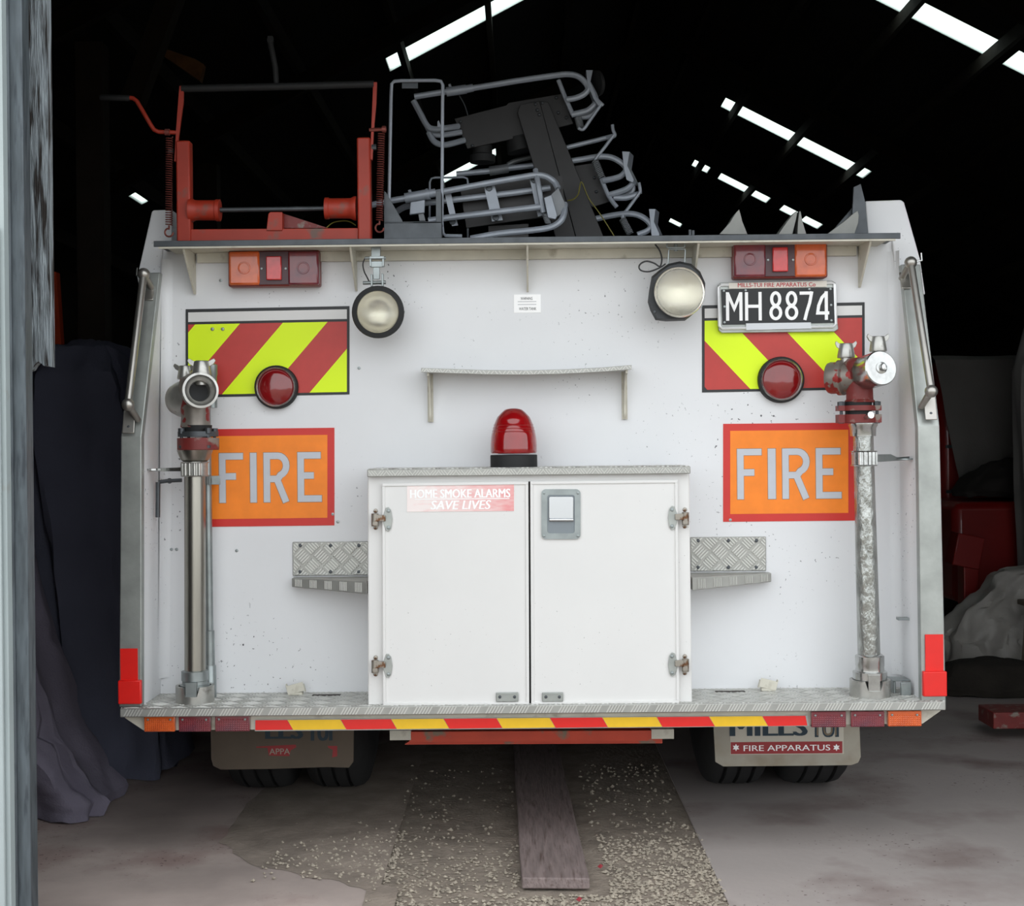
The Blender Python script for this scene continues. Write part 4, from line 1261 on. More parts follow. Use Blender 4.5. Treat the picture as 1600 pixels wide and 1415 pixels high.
# hydrant bar behind it
bx_ = P(326, 800, 4.5).x
BAR = thing('hydrant_bar', (bx_, 4.49, ZS), 'thin grey steel bar with socket foot standing behind the satin standpipe', 'steel bar')
zz = lambda y: P(324, y, 4.49).z
build('rod', MB().tube([(bx_, 4.49, zz(1082)), (bx_, 4.49, zz(985)), (bx_, 4.49, zz(984)), (bx_ - 0.002, 4.49, zz(586))], [0.0175, 0.0165, 0.0135, 0.0135], 20), GALV, BAR)
build('socket', MB().lathe((bx_, 4.49, ZS), (0, 0, 1), [(0, 0.015), (0, 0.021), (zz(1040) - ZS, 0.0205), (zz(1040) - ZS + 0.004, 0.0175)], 20), GALV, BAR)
build('top_block', MB().lathe((bx_ + 0.015, 4.49, zz(637)), (0, 0, 1), [(0, 0.012), (0.0, 0.018), (0.10, 0.018), (0.103, 0.02), (0.135, 0.02), (0.14, 0.012), (0.14, 0)], 18), GALV, BAR)

# clip rings (parts of the truck)
for nm, sp, xc, y0, y1, Yc, r, xe, xs in (('pipe_clip', SP1, 300, 722, 745, cy, 0.0345, 222, -1),):
    cc = axis_pt(z_(733))
    h = z_(722) - z_(745)
    q = MB().lathe((cc.x, cy, cc.z - h / 2), (0, 0, 1), [(0, r), (0, r + 0.007), (0.003, r + 0.009), (0.004, r + 0.005), (h - 0.004, r + 0.005), (h - 0.003, r + 0.009), (h, r + 0.007), (h, r)], 32)
    for k in range(5):
        t = -PI / 2 - 0.9 + k * 0.36
        q.tube([(cc.x + (r + 0.007) * math.cos(t), cy + (r + 0.007) * math.sin(t), cc.z - h / 2 + 0.004), (cc.x + (r + 0.007) * math.cos(t), cy + (r + 0.007) * math.sin(t), cc.z + h / 2 - 0.004)], 0.0055, 8)
    pcl = part('pipe_clip', q, CASTAL)
    e = P(222, 731, 4.42)
    part('clip_arm', MB().prism([(cc.x - r - 0.005, cy - 0.004, cc.z - 0.006), (cc.x - r - 0.005, cy - 0.004, cc.z + 0.006), (e.x, 4.42, cc.z + 0.003), (e.x, 4.42, cc.z - 0.006)], (0, 0.008, 0)).lathe(P(238, 733.5, 4.41), (0, 0, 1), [(-0.002, 0.022), (0.003, 0.022), (0.003, 0.013), (-0.002, 0.013)], 20), CHROME, pcl)
stay = MB().tube([P(284, 750, 4.47), P(262, 751, 4.47), P(248, 753, 4.46)], 0.006, 8).sphere(P(265, 751, 4.515), 0.009, 10)
stay.tube([P(247, 753, 4.46), P(246.5, 808, 4.46)], 0.0075, 8)
part('wall_stay', stay, STEEL)
part('bar_clip', MB().bpx(325, 743, 344, 757, 4.455, 0.004).bpx(329, 746, 331, 756, 4.455, 0.09).lathe((bx_, 4.49, zz(756)), (0, 0, 1), [(0, 0.015), (0, 0.019), (zz(744) - zz(756), 0.019), (zz(744) - zz(756), 0.015)], 18), GALV, bevel=0.001)

# right standpipe, leaning a little
cx2, cy2 = CUPS[1]
SP2 = thing('standpipe', (cx2, cy2, ZS), 'crinkled plated hydrant standpipe with chrome capped outlet, standing in the step cup', 'standpipe')
Z2 = lambda y: P(1355, y, cy2 - 0.03).z
tx2 = P(1353, 700, cy2 - 0.03).x


def ax2(z):
    t = (z - ZS) / (Z2(700) - ZS)
    return Vector((cx2 + (tx2 - cx2) * t, cy2, z))


build('barrel', MB().tube([ax2(Z2(1040)), ax2(Z2(900)), ax2(Z2(760)), ax2(Z2(678))], [0.0345, 0.0335, 0.0315, 0.031], 28), WRAP, SP2, label='crinkled bright barrel')
build('base_coupling', MB().lathe((cx2, cy2, ZS + 0.006), (0, 0, 1), [(0, 0.028), (0.0, 0.04), (0.045, 0.041), (0.047, 0.052), (0.07, 0.052), (0.073, 0.044), (0.085, 0.043), (0.09, 0.044), (0.118, 0.044), (0.124, 0.036)], 32).box((cx2, cy2 - 0.048, ZS + 0.045), (0.036, 0.014, 0.055)), CHROME, SP2)
fx2 = P(1352, 680, cy2 - 0.03).x
build('collar', MB().lathe((fx2, cy2, Z2(681)), (0, 0, 1), [(0, 0.03), (0, 0.039), (Z2(668) - Z2(681), 0.040), (Z2(664) - Z2(681), 0.045), (Z2(661) - Z2(681), 0.045), (Z2(661) - Z2(681), 0.03)], 32), CHROME, SP2)
fx3 = P(1346, 640, cy2 - 0.04).x
for y0, y1 in ((660, 647), (641, 633)):
    build('red_flange', MB().lathe((fx3, cy2, Z2(y0)), (0, 0, 1), [(0, 0.02), (0, 0.052), (Z2(y1) - Z2(y0), 0.052), (Z2(y1) - Z2(y0), 0.02)], 32).box((fx3, cy2, (Z2(y0) + Z2(y1)) / 2), (0.132, 0.045, Z2(y1) - Z2(y0))), REDBRN, SP2, label='chipped dark red flange')
for dx in (-0.055, 0.055):
    build('bolt', MB().lathe((fx3 + dx, cy2 - 0.01, Z2(661)), (0, 0, 1), [(0, 0), (0, 0.009), (0.01, 0.009), (0.011, 0.005), (Z2(637) - Z2(661), 0.005), (Z2(637) - Z2(661), 0.012), (Z2(627) - Z2(661), 0.012), (Z2(626) - Z2(661), 0)], 8), STEEL, SP2)
build('drain_knob', MB().tube([P(1352, 652, cy2 - 0.05), P(1361, 648, cy2 - 0.085)], [0.006, 0.011], 12), CHROME, SP2)
build('gasket', MB().lathe((fx3, cy2, Z2(647)), (0, 0, 1), [(0, 0.02), (0, 0.04), (Z2(641) - Z2(647), 0.04), (Z2(641) - Z2(647), 0.02)], 24).lathe((fx3, cy2, Z2(633)), (0, 0, 1), [(0, 0.02), (0, 0.041), (0.012, 0.042), (0.012, 0.02)], 24), RUBBER, SP2)
bx2 = P(1348, 610, cy2 - 0.04).x
build('head_casting', MB().lathe((bx2, cy2, Z2(628)), (0, 0, 1), [(0, 0.044), (0.005, 0.046), (0.009, 0.041), (0.05, 0.040), (0.09, 0.042), (0.125, 0.046), (0.135, 0.035), (0.14, 0)], 32), REDBRN, SP2, label='red painted head casting')
b0 = Vector((bx2, cy2, Z2(585)))
oc = P(1377, 574.5, cy2 - 0.12)
axv = (oc - b0).normalized()
ln = (oc - b0).length
cap = MB().lathe(b0, axv, [(0.0, 0.04), (ln - 0.09, 0.045), (ln - 0.08, 0.052), (ln - 0.003, 0.053), (ln, 0.05), (ln + 0.001, 0.0)], 36)
build('capped_outlet', cap, CHROME, SP2, label='chrome blanking cap')
build('cap_knob', MB().lathe(b0 + axv * ln, axv, [(0, 0.018), (0.003, 0.018), (0.005, 0.011), (0.012, 0.012), (0.018, 0.009), (0.020, 0)], 18), CHROME, SP2)
av2 = Vector((-0.8, 0.5, 0.0)).normalized()
build('side_outlet', MB().lathe(b0 + Vector((0, 0, -0.006)), av2, [(0.0, 0.042), (0.045, 0.046), (0.05, 0.055), (0.066, 0.055), (0.068, 0.049), (0.09, 0.05), (0.098, 0.047), (0.1, 0)], 32), HEADG, SP2)
q = P(1322, 557, cy2 + 0.03)
wingcap(SP2, Vector((q.x, cy2 + 0.03, q.z - 0.004)), 0.045, 0.025, 0.016, PI * 0.97)
q = P(1372, 547, cy2 - 0.07)
wingcap(SP2, Vector((q.x, cy2 - 0.07, q.z - 0.004)), 0.046, 0.024, 0.018, 0.1)
cc = ax2(Z2(716))
h = Z2(704) - Z2(728)
r = 0.0335
q = MB().lathe((cc.x, cy2, cc.z - h / 2), (0, 0, 1), [(0, r), (0, r + 0.006), (0.003, r + 0.009), (0.005, r + 0.004), (h - 0.005, r + 0.004), (h - 0.003, r + 0.009), (h, r + 0.006), (h, r)], 32)
for k in range(5):
    t = -PI / 2 - 0.5 + k * 0.36
    q.tube([(cc.x + (r + 0.006) * math.cos(t), cy2 + (r + 0.006) * math.sin(t), cc.z - h / 2 + 0.004), (cc.x + (r + 0.006) * math.cos(t), cy2 + (r + 0.006) * math.sin(t), cc.z + h / 2 - 0.004)], 0.0052, 8)
pcl = part('pipe_clip', q, CHROME)
e = P(1434, 711, 4.43)
part('clip_arm', MB().prism([(cc.x + r + 0.004, cy2, cc.z - 0.012), (cc.x + r + 0.004, cy2, cc.z + 0.012), (cc.x + r + 0.05, cy2, cc.z + 0.012), (cc.x + r + 0.07, cy2, cc.z + 0.002), (e.x, 4.43, cc.z + 0.006), (e.x, 4.43, cc.z - 0.005)], (0, 0.006, 0)).lathe(P(1415, 717, 4.40), (0, 0, 1), [(-0.002, 0.024), (0.002, 0.024), (0.002, 0.014), (-0.002, 0.014)], 20), GALV, pcl)
pe = P(1436, 720, 4.42)
part('arm_mount', MB().tube([(e.x, 4.42, cc.z + 0.11), (e.x - 0.004, 4.42, cc.z + 0.05), (e.x - 0.006, 4.42, cc.z), (e.x - 0.004, 4.42, cc.z - 0.05), (e.x, 4.42, cc.z - 0.1)], 0.006, 8), GALV, pcl)
part('cheek_clip', MB().bpx(1404, 965, 1430, 969, 4.45, 0.03).sphere(P(1404, 967, 4.46), 0.004, 8).sphere(P(1432, 967, 4.44), 0.005, 8), GALV, bevel=0.001)

# ------------------------------------------------------------ roof gear: red roller frame
YR = 4.45
zr = zs
rf = part('roller_frame', MB().ppx([(296, 358), (560, 356), (560, 376), (296, 378)], YR, 0.05), REDPT, smooth=False, bevel=0.002, label='worn red ladder roller frame')
for x0, x1, y0, y1 in ((275, 297, 219, 378), (558, 579, 214, 376)):
    part('frame_post', MB().bpx(x0, y0, x1, y1, YR - 0.01, 0.045), REDPT, rf, bevel=0.005)
for x0, x1, y, s in ((296, 344, 328.5, 1), (557, 508, 325.5, -1)):
    a, b = P(x0, y, YR + 0.012), P(x1, y, YR + 0.012)
    L_ = (b - a).length
    part('roller', MB().lathe(a, b - a, [(0, 0.038), (0.008, 0.038), (0.018, 0.032), (0.03, 0.0315), (L_ - 0.014, 0.0315), (L_ - 0.012, 0.034), (L_, 0.034), (L_, 0)], 28), REDPT, rf)
part('spindle', MB().tube([P(340, 328, YR + 0.012), P(512, 325.5, YR + 0.012)], 0.0075, 12), STEEL, rf)
part('stop_bracket', MB().ppx([(416, 360), (419, 334), (422, 331), (441, 331), (441, 360)], YR - 0.006, 0.04), REDPT, rf, smooth=False, bevel=0.002)
part('web_plate', MB().ppx([(441, 333), (512, 356), (441, 356)], YR + 0.035, 0.006), REDBRN, rf, smooth=False)
part('side_arm', MB().ppx([(272, 252), (275, 200), (280, 134), (287, 133), (286, 160), (279, 212), (277, 252)], YR + 0.0, 0.012), REDPT, rf, smooth=False, bevel=0.001)
part('side_arm', MB().ppx([(578, 248), (580, 200), (583, 128), (589, 128), (588, 160), (584, 205), (582, 250)], YR + 0.0, 0.012), REDPT, rf, smooth=False, bevel=0.001)
part('cross_bar', MB().tube([P(284, 138.5, YR + 0.006), P(427, 135.5, YR + 0.006), P(584, 131.5, YR + 0.006)], 0.0115, 14), RUBBER, rf)
part('cross_bar_lever', MB().tube([P(432, 134, YR + 0.02), P(430, 105, YR + 0.02), P(421, 60, YR + 0.02)], 0.009, 10).bpx(418, 56, 426, 66, YR + 0.012, 0.02), RUBBER, rf)
for x, y in ((268, 236), (586, 230)):
    part('pivot_bolt', MB().lathe(P(x - 5, y, YR + 0.006), (1, 0, 0), [(0, 0.0), (0, 0.010), (0.014, 0.010), (0.014, 0.0)], 8), STEEL, rf)
part('crank_handle', MB().tube([P(276, 207, YR + 0.006), P(248, 206, YR), P(241, 203, YR), P(236, 196, YR), P(214, 158, YR), P(208, 153.5, YR), P(198, 152.5, YR)], 0.0068, 10), REDPT, rf)
part('crank_grip', MB().lathe(P(203, 153.5, YR), P(155, 152, YR) - P(203, 153.5, YR), [(0, 0.0085), (0.004, 0.0095), (0.09, 0.0095), (0.094, 0.007), (0.094, 0)], 14), RUBBER, rf)
part('spring_stud', MB().tube([P(577, 203, YR), P(604, 202, YR)], 0.006, 8).lathe(P(597, 202, YR), (1, 0, 0), [(0, 0.011), (0.012, 0.011)], 10), RUSTRD, rf)
part('spring_stud', MB().lathe(P(258, 206.5, YR), (1, 0, 0), [(0, 0.011), (0.014, 0.011)], 10), RUSTRD, rf)
for xa_, ya_, xb_, yb_ in ((264.5, 214, 264, 352), (596, 207, 593, 345)):
    a, b = P(xa_, ya_, YR), P(xb_, yb_, YR)
    turns = 38
    pts = []
    for i in range(turns * 8 + 1):
        t = i / (turns * 8)
        c = a.lerp(b, t)
        an = 2 * PI * turns * t
        pts.append(c + Vector((math.cos(an) * 0.0105, math.sin(an) * 0.0105, 0)))
    part('spring', MB().tube(pts, 0.0017, 5), RUSTRD, rf)
    e = b + Vector((0, 0, -0.004))
    part('spring_hook', MB().tube([b, e + Vector((0, 0, -0.008))] + [e + Vector((-0.013 * math.sin(t), 0, -0.018 + 0.013 * math.cos(t))) for t in [0.3 + k * 0.55 for k in range(9)]], 0.003, 6, smooth=2), RUSTRD, rf)
part('yellow_cord', MB().tube([P(x, y, YR + 0.06) for x, y in ((510, 356), (520, 348), (534, 345), (546, 346), (556, 352))], 0.002, 5, smooth=4), YCORD, rf)

# hoops and tray beside it
h1 = part('wire_hoop', MB().tube([P(x, y, 4.55) for x, y in ((603, 385), (608, 310), (611, 150), (612, 131), (616, 127), (626, 126), (680, 125.5), (689, 127), (692, 133), (691.5, 160), (690.5, 350), (692, 364), (696, 368), (722, 368.5))], 0.0055, 8), GREYT, label='tall grey wire hoop')
part('hoop_tab', MB().bpx(628, 128, 653, 138, 4.56, 0.004), STEEL, h1)
part('wire_hoop', MB().tube([P(x, y, 5.0) for x, y in ((671, 410), (671.5, 285), (674, 279), (680, 277.5), (724, 277), (730, 279), (731, 285), (731, 410))], 0.0038, 8), GREYT, label='low grey wire hoop')
ty = MB().ppx([(600, 347), (690, 346), (690, 372), (600, 374)], 4.47, 0.005)
ty.ppx([(600, 298), (603, 300), (629, 345), (629, 349), (600, 349)], 4.48, 0.004)
ty.ppx([(681, 298), (689, 298), (690, 366), (681, 366)], 4.475, 0.06)
ty.bpx(600, 346, 690, 349, 4.47, 0.12)
part('angle_tray', ty, STEEL, smooth=False, bevel=0.001)

# pipe cradles and blade on the right of the deck
for pts, Y_ in (([(1124, 366), (1140, 348), (1150, 332), (1155, 327), (1157, 334), (1160, 346), (1168, 366)], 4.46),
                ([(1216, 366), (1230, 346), (1243, 330), (1246, 330), (1244, 342), (1238, 366)], 4.46),
                ([(1249, 330), (1251, 330), (1254, 346), (1260, 366), (1246, 366), (1247, 346)], 4.46),
                ([(1292, 366), (1320, 345), (1334, 333), (1340, 329), (1342, 336), (1341, 348), (1335, 366)], 4.46)):
    part('pipe_cradle', MB().ppx(pts, Y_, 0.09), CRAD, smooth=False, bevel=0.001)
part('deck_blade', MB().ppx([(1334, 292), (1345, 287), (1352, 315), (1357, 366), (1330, 366), (1332, 330)], 4.50, 0.012).ppx([(1296, 366), (1332, 324), (1340, 318), (1344, 366)], 4.53, 0.012), STEEL, smooth=False, bevel=0.001)
part('deck_bolt', MB().tube([P(1078, 370, 4.45), P(1078, 359, 4.45)], 0.005, 8).tube([P(1083, 370, 4.45), P(1083, 360, 4.45)], 0.005, 8), STEEL)

# ------------------------------------------------------------ breathing apparatus rack lying on the deck
def Z3(x, y, Y):
    return P(560 + x / 3.2, 90 + y / 3.2, Y)


RK = thing('breathing_set_rack', (0.2, 5.0, DECK), 'black post rack with three grey tube cylinder brackets, leaning on the truck deck', 'equipment rack')


def tubes(parent, lists, r, m, name='bracket_tube'):
    for pts in lists:
        build(name, MB().tube([Z3(*p) for p in pts], r, 9, smooth=4), m, parent)


YU = 4.95
post = MB()
a = [Z3(795, 275, YU + 0.03), Z3(810, 235, YU + 0.03), Z3(905, 215, YU + 0.03), Z3(1122, 1035, YU + 0.03), Z3(1028, 1035, YU + 0.03)]
post.prism(a, (0, 0.015, 0))
post.prism([Z3(905, 215, YU + 0.03), Z3(950, 222, YU + 0.03), Z3(1280, 1025, YU + 0.03), Z3(1122, 1025, YU + 0.03)], (0.004, 0.10, 0))
build('post', post, BLKPL, RK, smooth=False, bevel=0.002)
build('back_plate', MB().prism([Z3(480, 305, YU + 0.06), Z3(612, 270, YU + 0.06), Z3(740, 238, YU + 0.06), Z3(750, 225, YU + 0.06), Z3(1015, 180, YU + 0.06), Z3(1075, 330, YU + 0.06), Z3(800, 400, YU + 0.06), Z3(545, 455, YU + 0.06)], (0, 0.012, 0)), BLKPL, RK, smooth=False, bevel=0.002)
build('back_plate', MB().prism([Z3(1080, 540, YU + 0.08), Z3(1180, 525, YU + 0.08), Z3(1262, 718, YU + 0.08), Z3(1170, 748, YU + 0.08), Z3(1110, 690, YU + 0.08)], (0, 0.012, 0)), BLKPL, RK, smooth=False, bevel=0.002)
build('valve_body', MB().lathe(Z3(620, 440, YU + 0.1), (0.0, 0, -1), [(0, 0.035), (0.03, 0.035), (0.035, 0.045), (0.06, 0.045), (0.065, 0.0)], 18).lathe(Z3(800, 400, YU + 0.1), (0.2, 0, -1), [(0, 0.045), (0.05, 0.05), (0.06, 0.0)], 18), RUBBER, RK)
for k, (x, y) in enumerate(((885, 232), (920, 226), (895, 262), (905, 285), (990, 200), (1040, 300), (510, 320), (570, 440), (1000, 275), (1180, 600), (1190, 670))):
    build('bolt_head', MB().sphere(Z3(x, y, YU + (0.025 if x < 950 and x > 860 else 0.055 if x < 1100 else 0.078)), 0.006, 8), STEEL, RK)
RT = 0.0105
# upper bracket
tubes(RK, [[(280, 195, YU - .02), (440, 170, YU - .02), (600, 148, YU - .02), (800, 115, YU - .02), (960, 92, YU - .02), (1040, 83, YU - .02), (1095, 92, YU - .01), (1135, 125, YU), (1148, 158, YU), (1125, 185, YU), (1085, 202, YU), (1040, 210, YU)],
           [(275, 215, YU), (310, 280, YU), (345, 342, YU), (380, 357, YU), (430, 353, YU), (500, 343, YU + .04)],
           [(345, 345, YU + .03), (370, 378, YU + .03), (420, 386, YU + .03), (515, 372, YU + .05)],
           [(352, 372, YU + .02), (375, 415, YU + .02), (410, 434, YU + .02), (450, 434, YU + .02), (530, 412, YU + .05)],
           [(1150, 130, YU + .02), (1182, 190, YU + .02), (1186, 225, YU + .02), (1150, 262, YU + .02), (1110, 275, YU + .02), (1065, 285, YU + .02)],
           [(1190, 235, YU + .05), (1180, 270, YU + .05), (1140, 295, YU + .05), (1090, 290, YU + .05)]], RT, GREYT)
tubes(RK, [[(1000, 112, YU + .02), (1030, 190, YU + .02), (1072, 285, YU + .02)]], 0.008, GREYT, 'cross_tube')
tubes(RK, [[(1188, 205, YU), (1225, 240, YU)], [(1215, 232, YU), (1160, 310, YU), (1125, 358, YU), (1100, 352, YU)], [(1270, 335, YU + .05), (1274, 365, YU + .05), (1282, 392, YU + .05), (1240, 405, YU + .05)], [(1278, 385, YU + .03), (1230, 450, YU + .03), (1190, 500, YU + .03), (1182, 520, YU + .03)]], 0.006, GREYT, 'latch_rod')
tubes(RK, [[(1030, 452, YU + .08), (1150, 423, YU + .08), (1275, 392, YU + .06)]], 0.0085, GREYT, 'link_tube')
build('end_pad', MB().prism([Z3(1138, 62, YU - .01), Z3(1172, 62, YU - .01), Z3(1160, 120, YU - .01), Z3(1190, 195, YU - .01), Z3(1215, 230, YU - .01), Z3(1200, 240, YU - .01), Z3(1175, 205, YU - .01), Z3(1145, 130, YU - .01)], (0, 0.06, 0)), GREYT, RK, bevel=0.001)
build('end_disc', MB().lathe(Z3(1185, 130, YU + 0.03), (1, 0.5, 0.2), [(0, 0.0), (0, 0.045), (0.012, 0.045), (0.012, 0)], 20), RUBBER, RK)
for x0, y0, x1, y1 in ((440, 172, 540, 157), (540, 157, 575, 151)):
    build('sleeve', MB().tube([Z3(x0, y0, YU - .02), Z3(x1, y1, YU - .02)], 0.016 if x0 < 500 else 0.0135, 12), GREYT, RK)
build('thumb_stud', MB().tube([Z3(465, 165, YU - .02), Z3(455, 133, YU - .02)], 0.005, 6), GREYT, RK)
build('flap_tab', MB().prism([Z3(395, 345, YU - .012), Z3(395, 320, YU - .012), Z3(402, 313, YU - .012), Z3(415, 345, YU - .012)], (0, 0.004, 0)), GREYT, RK)
tubes(RK, [[(505, 190, YU), (530, 235, YU), (548, 290, YU)]], 0.0022, STEEL, 'strap_wire')
# middle bracket
tubes(RK, [[(1040, 520, YU + .06), (1120, 508, YU + .06), (1200, 495, YU + .04), (1260, 498, YU + .03), (1310, 522, YU + .02), (1338, 556, YU + .02), (1315, 590, YU + .02), (1270, 606, YU + .02), (1220, 615, YU + .02)],
           [(1330, 570, YU + .03), (1366, 605, YU + .03), (1366, 635, YU + .03), (1330, 662, YU + .03), (1250, 687, YU + .03)],
           [(1365, 625, YU + .06), (1370, 660, YU + .06), (1340, 690, YU + .06), (1280, 700, YU + .06)],
           [(1275, 700, YU + .04), (1340, 700, YU + .04), (1400, 682, YU + .04)],
           [(490, 582, YU + .16), (660, 566, YU + .16), (760, 552, YU + .16), (900, 536, YU + .14)]], RT, GREYT)
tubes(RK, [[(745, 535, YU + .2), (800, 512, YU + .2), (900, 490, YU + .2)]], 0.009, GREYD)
tubes(RK, [[(1215, 605, YU + .03), (1250, 690, YU + .03), (1292, 748, YU + .03)]], 0.008, GREYT, 'cross_tube')
tubes(RK, [[(1402, 625, YU + .05), (1408, 655, YU + .05), (1410, 680, YU + .05)], [(1408, 670, YU + .03), (1370, 725, YU + .03), (1325, 785, YU + .03), (1322, 805, YU + .03)]], 0.006, GREYT, 'latch_rod')
build('end_pad', MB().prism([Z3(1318, 468, YU), Z3(1356, 470, YU), Z3(1345, 540, YU), Z3(1378, 610, YU), Z3(1372, 625, YU), Z3(1340, 610, YU), Z3(1328, 560, YU)], (0.02, 0.07, 0)), GREYT, RK, bevel=0.001)
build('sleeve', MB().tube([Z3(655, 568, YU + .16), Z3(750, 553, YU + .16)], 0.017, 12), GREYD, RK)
# lower bracket
tubes(RK, [[(1150, 815, YU + .06), (1250, 792, YU + .05), (1340, 780, YU + .03), (1400, 788, YU + .02), (1445, 815, YU + .02), (1462, 845, YU + .02), (1440, 868, YU + .02), (1395, 885, YU + .02)],
           [(1455, 850, YU + .04), (1490, 890, YU + .04), (1470, 930, YU + .04), (1400, 950, YU + .04)]], RT, GREYT)
build('end_pad', MB().prism([Z3(1452, 756, YU), Z3(1486, 756, YU), Z3(1478, 820, YU), Z3(1505, 880, YU), Z3(1500, 960, YU), Z3(1465, 890, YU), Z3(1460, 830, YU)], (0.02, 0.07, 0)), GREYT, RK, bevel=0.001)
for x0, y0, x1, y1 in ((1098, 298, 1112, 352), (1182, 515, 1218, 602), (1320, 805, 1358, 880)):
    a, b = Z3(x0, y0, YU + .03), Z3(x1, y1, YU + .03)
    dx = (b - a).normalized()
    e1 = dx.cross(Vector((0, 1, 0))).normalized()
    e2 = dx.cross(e1)
    pts = [a.lerp(b, i / 88) + (e1 * math.cos(i * 2 * PI / 8) + e2 * math.sin(i * 2 * PI / 8)) * 0.011 for i in range(89)]
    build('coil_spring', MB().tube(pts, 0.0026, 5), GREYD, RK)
build('cord', MB().tube([Z3(x, y, YU - .03) for x, y in ((1045, 715), (1075, 708), (1100, 680), (1115, 620), (1150, 700), (1200, 770), (1240, 830), (1290, 910))], 0.0022, 5, smooth=4), YCORD, RK)

# loose bracket lying in front of the rack
Y4 = 4.68
LB = thing('cylinder_bracket', (0.0, Y4, DECK), 'loose grey tube cylinder bracket lying flat in front of the black post rack', 'bracket')
tubes(LB, [[(60, 738, Y4 + .02), (165, 715, Y4), (340, 685, Y4), (620, 632, Y4), (820, 597, Y4), (890, 587, Y4), (940, 595, Y4), (980, 622, Y4), (998, 655, Y4 - .01)],
           [(190, 770, Y4 + .1), (260, 738, Y4 + .08), (480, 710, Y4 + .05), (760, 678, Y4 + .05), (960, 650, Y4 + .05)],
           [(350, 815, Y4 - .01), (450, 800, Y4 - .01), (700, 770, Y4 - .01), (910, 745, Y4 - .01)],
           [(560, 905, Y4 - .03), (700, 880, Y4 - .03), (860, 864, Y4 - .03), (960, 848, Y4 - .03), (1010, 818, Y4 - .03), (1028, 780, Y4 - .02), (1032, 730, Y4)]], RT, GREYT)
for q, m in (([(628, 645), (682, 640), (722, 812), (668, 818)], GREYT), ([(432, 682), (462, 676), (498, 838), (468, 842)], GREYT), ([(855, 600), (880, 597), (930, 785), (898, 795)], GREYT)):
    build('strap_plate', MB().prism([Z3(x, y, Y4 + .03) for x, y in q], (0, 0.004, 0)), m, LB, smooth=False)
for x, y in ((654, 652), (688, 800), (470, 820), (880, 612)):
    build('bolt_head', MB().lathe(Z3(x, y, Y4 + .03), (0, -1, 0), [(0, 0.011), (0.006, 0.010), (0.007, 0)], 10), STEEL, LB)
build('backing_board', MB().prism([Z3(x, y, Y4 + .09) for x, y in ((510, 660), (860, 600), (1020, 590), (1030, 780), (540, 850))], (0, 0.02, 0)), BLKPL, LB, smooth=False)
tubes(LB, [[(885, 560, Y4 + .01), (900, 640, Y4 - .012), (925, 775, Y4 - .012)]], 0.009, GREYT, 'cross_tube')
build('end_block', MB().prism([Z3(x, y, Y4 - .035) for x, y in ((928, 700), (965, 685), (995, 790), (985, 808), (948, 800))], (0, 0.02, 0)), GREYT, LB, smooth=False, bevel=0.002)
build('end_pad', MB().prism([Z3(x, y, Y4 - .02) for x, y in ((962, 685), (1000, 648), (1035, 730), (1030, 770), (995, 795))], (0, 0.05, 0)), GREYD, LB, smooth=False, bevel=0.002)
for x0, y0, x1, y1, r in ((232, 703, 340, 684, 0.017), (340, 684, 352, 682, 0.019), (330, 684, 386, 675, 0.014)):
    build('sleeve', MB().tube([Z3(x0, y0, Y4), Z3(x1, y1, Y4)], r, 12), GREYT, LB)
build('thumb_stud', MB().tube([Z3(262, 695, Y4), Z3(255, 662, Y4)], 0.006, 6), GREYT, LB)
build('strap_plate', MB().prism([Z3(x, y, Y4 - .01) for x, y in ((260, 722), (332, 710), (330, 775), (255, 785))], (0, 0.02, 0)), GREYT, LB, smooth=False, bevel=0.002)
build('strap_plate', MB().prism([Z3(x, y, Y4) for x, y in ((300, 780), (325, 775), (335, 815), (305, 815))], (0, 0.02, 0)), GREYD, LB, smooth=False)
a, b = Z3(932, 780, Y4 - .02), Z3(950, 830, Y4 - .02)
pts = [a.lerp(b, i / 56) + Vector((math.cos(i * PI / 4), math.sin(i * PI / 4), 0)) * 0.009 for i in range(57)]
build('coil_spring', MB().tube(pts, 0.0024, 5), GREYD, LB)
build('base_rail', MB().prism([Z3(x, y, Y4 + .12) for x, y in ((650, 842), (850, 830), (850, 1000), (650, 1000))], (0, 0.03, 0)), BLKPL, LB, smooth=False)

# ------------------------------------------------------------ things on the shed floor
# plank
a0, a1 = P(815, 1390, 4.08), P(921, 1384, 4.08)
pl = []
th = 0.034
y0, y1 = 4.08, 6.6
xA0, xA1 = a0.x, a1.x
xB0, xB1 = P(799, 1160, 6.3).x, P(862, 1160, 6.3).x
pk = MB()
nseg = 9
lvl = []
for i in range(nseg):
    t = i / (nseg - 1)
    jit = lambda s: 0.002 * math.sin(9 * t * s + s)
    xl_, xr_ = xA0 + (xB0 - xA0) * t + jit(2), xA1 + (xB1 - xA1) * t + jit(3)
    y = y0 + (y1 - y0) * t
    e = 0.012 if i == 0 else 0
    lvl.append([(xl_, y, 0.002), (xr_, y - e, 0.002), (xr_, y - e, th), (xl_, y, th)])
pk.hexa(lvl)
build('plank', pk, PLANK, bevel=0.004, label='old weathered wooden plank lying under the middle of the truck', cat='plank', smooth=False, base=True)
for x, y, yy_, lb in ((938, 1352, 4.27, 'dark red petal on the gravel close beside the plank edge'), (905, 1411, 3.96, 'dark red petal on open gravel just beyond the plank end')):
    c = P(x, y, yy_)
    c.z = 0.004
    q = MB()
    q.add([c + Vector(v) for v in ((-0.009, 0, 0.004), (0, -0.008, 0.0), (0.009, 0.002, 0.006), (0.002, 0.008, 0.009), (0, 0, 0.012))], [(0, 1, 4), (1, 2, 4), (2, 3, 4), (3, 0, 4), (0, 3, 2, 1)])
    build('fallen_petal', q, PETAL, label=lb, cat='petal', group='red petals on the gravel', smooth=True)


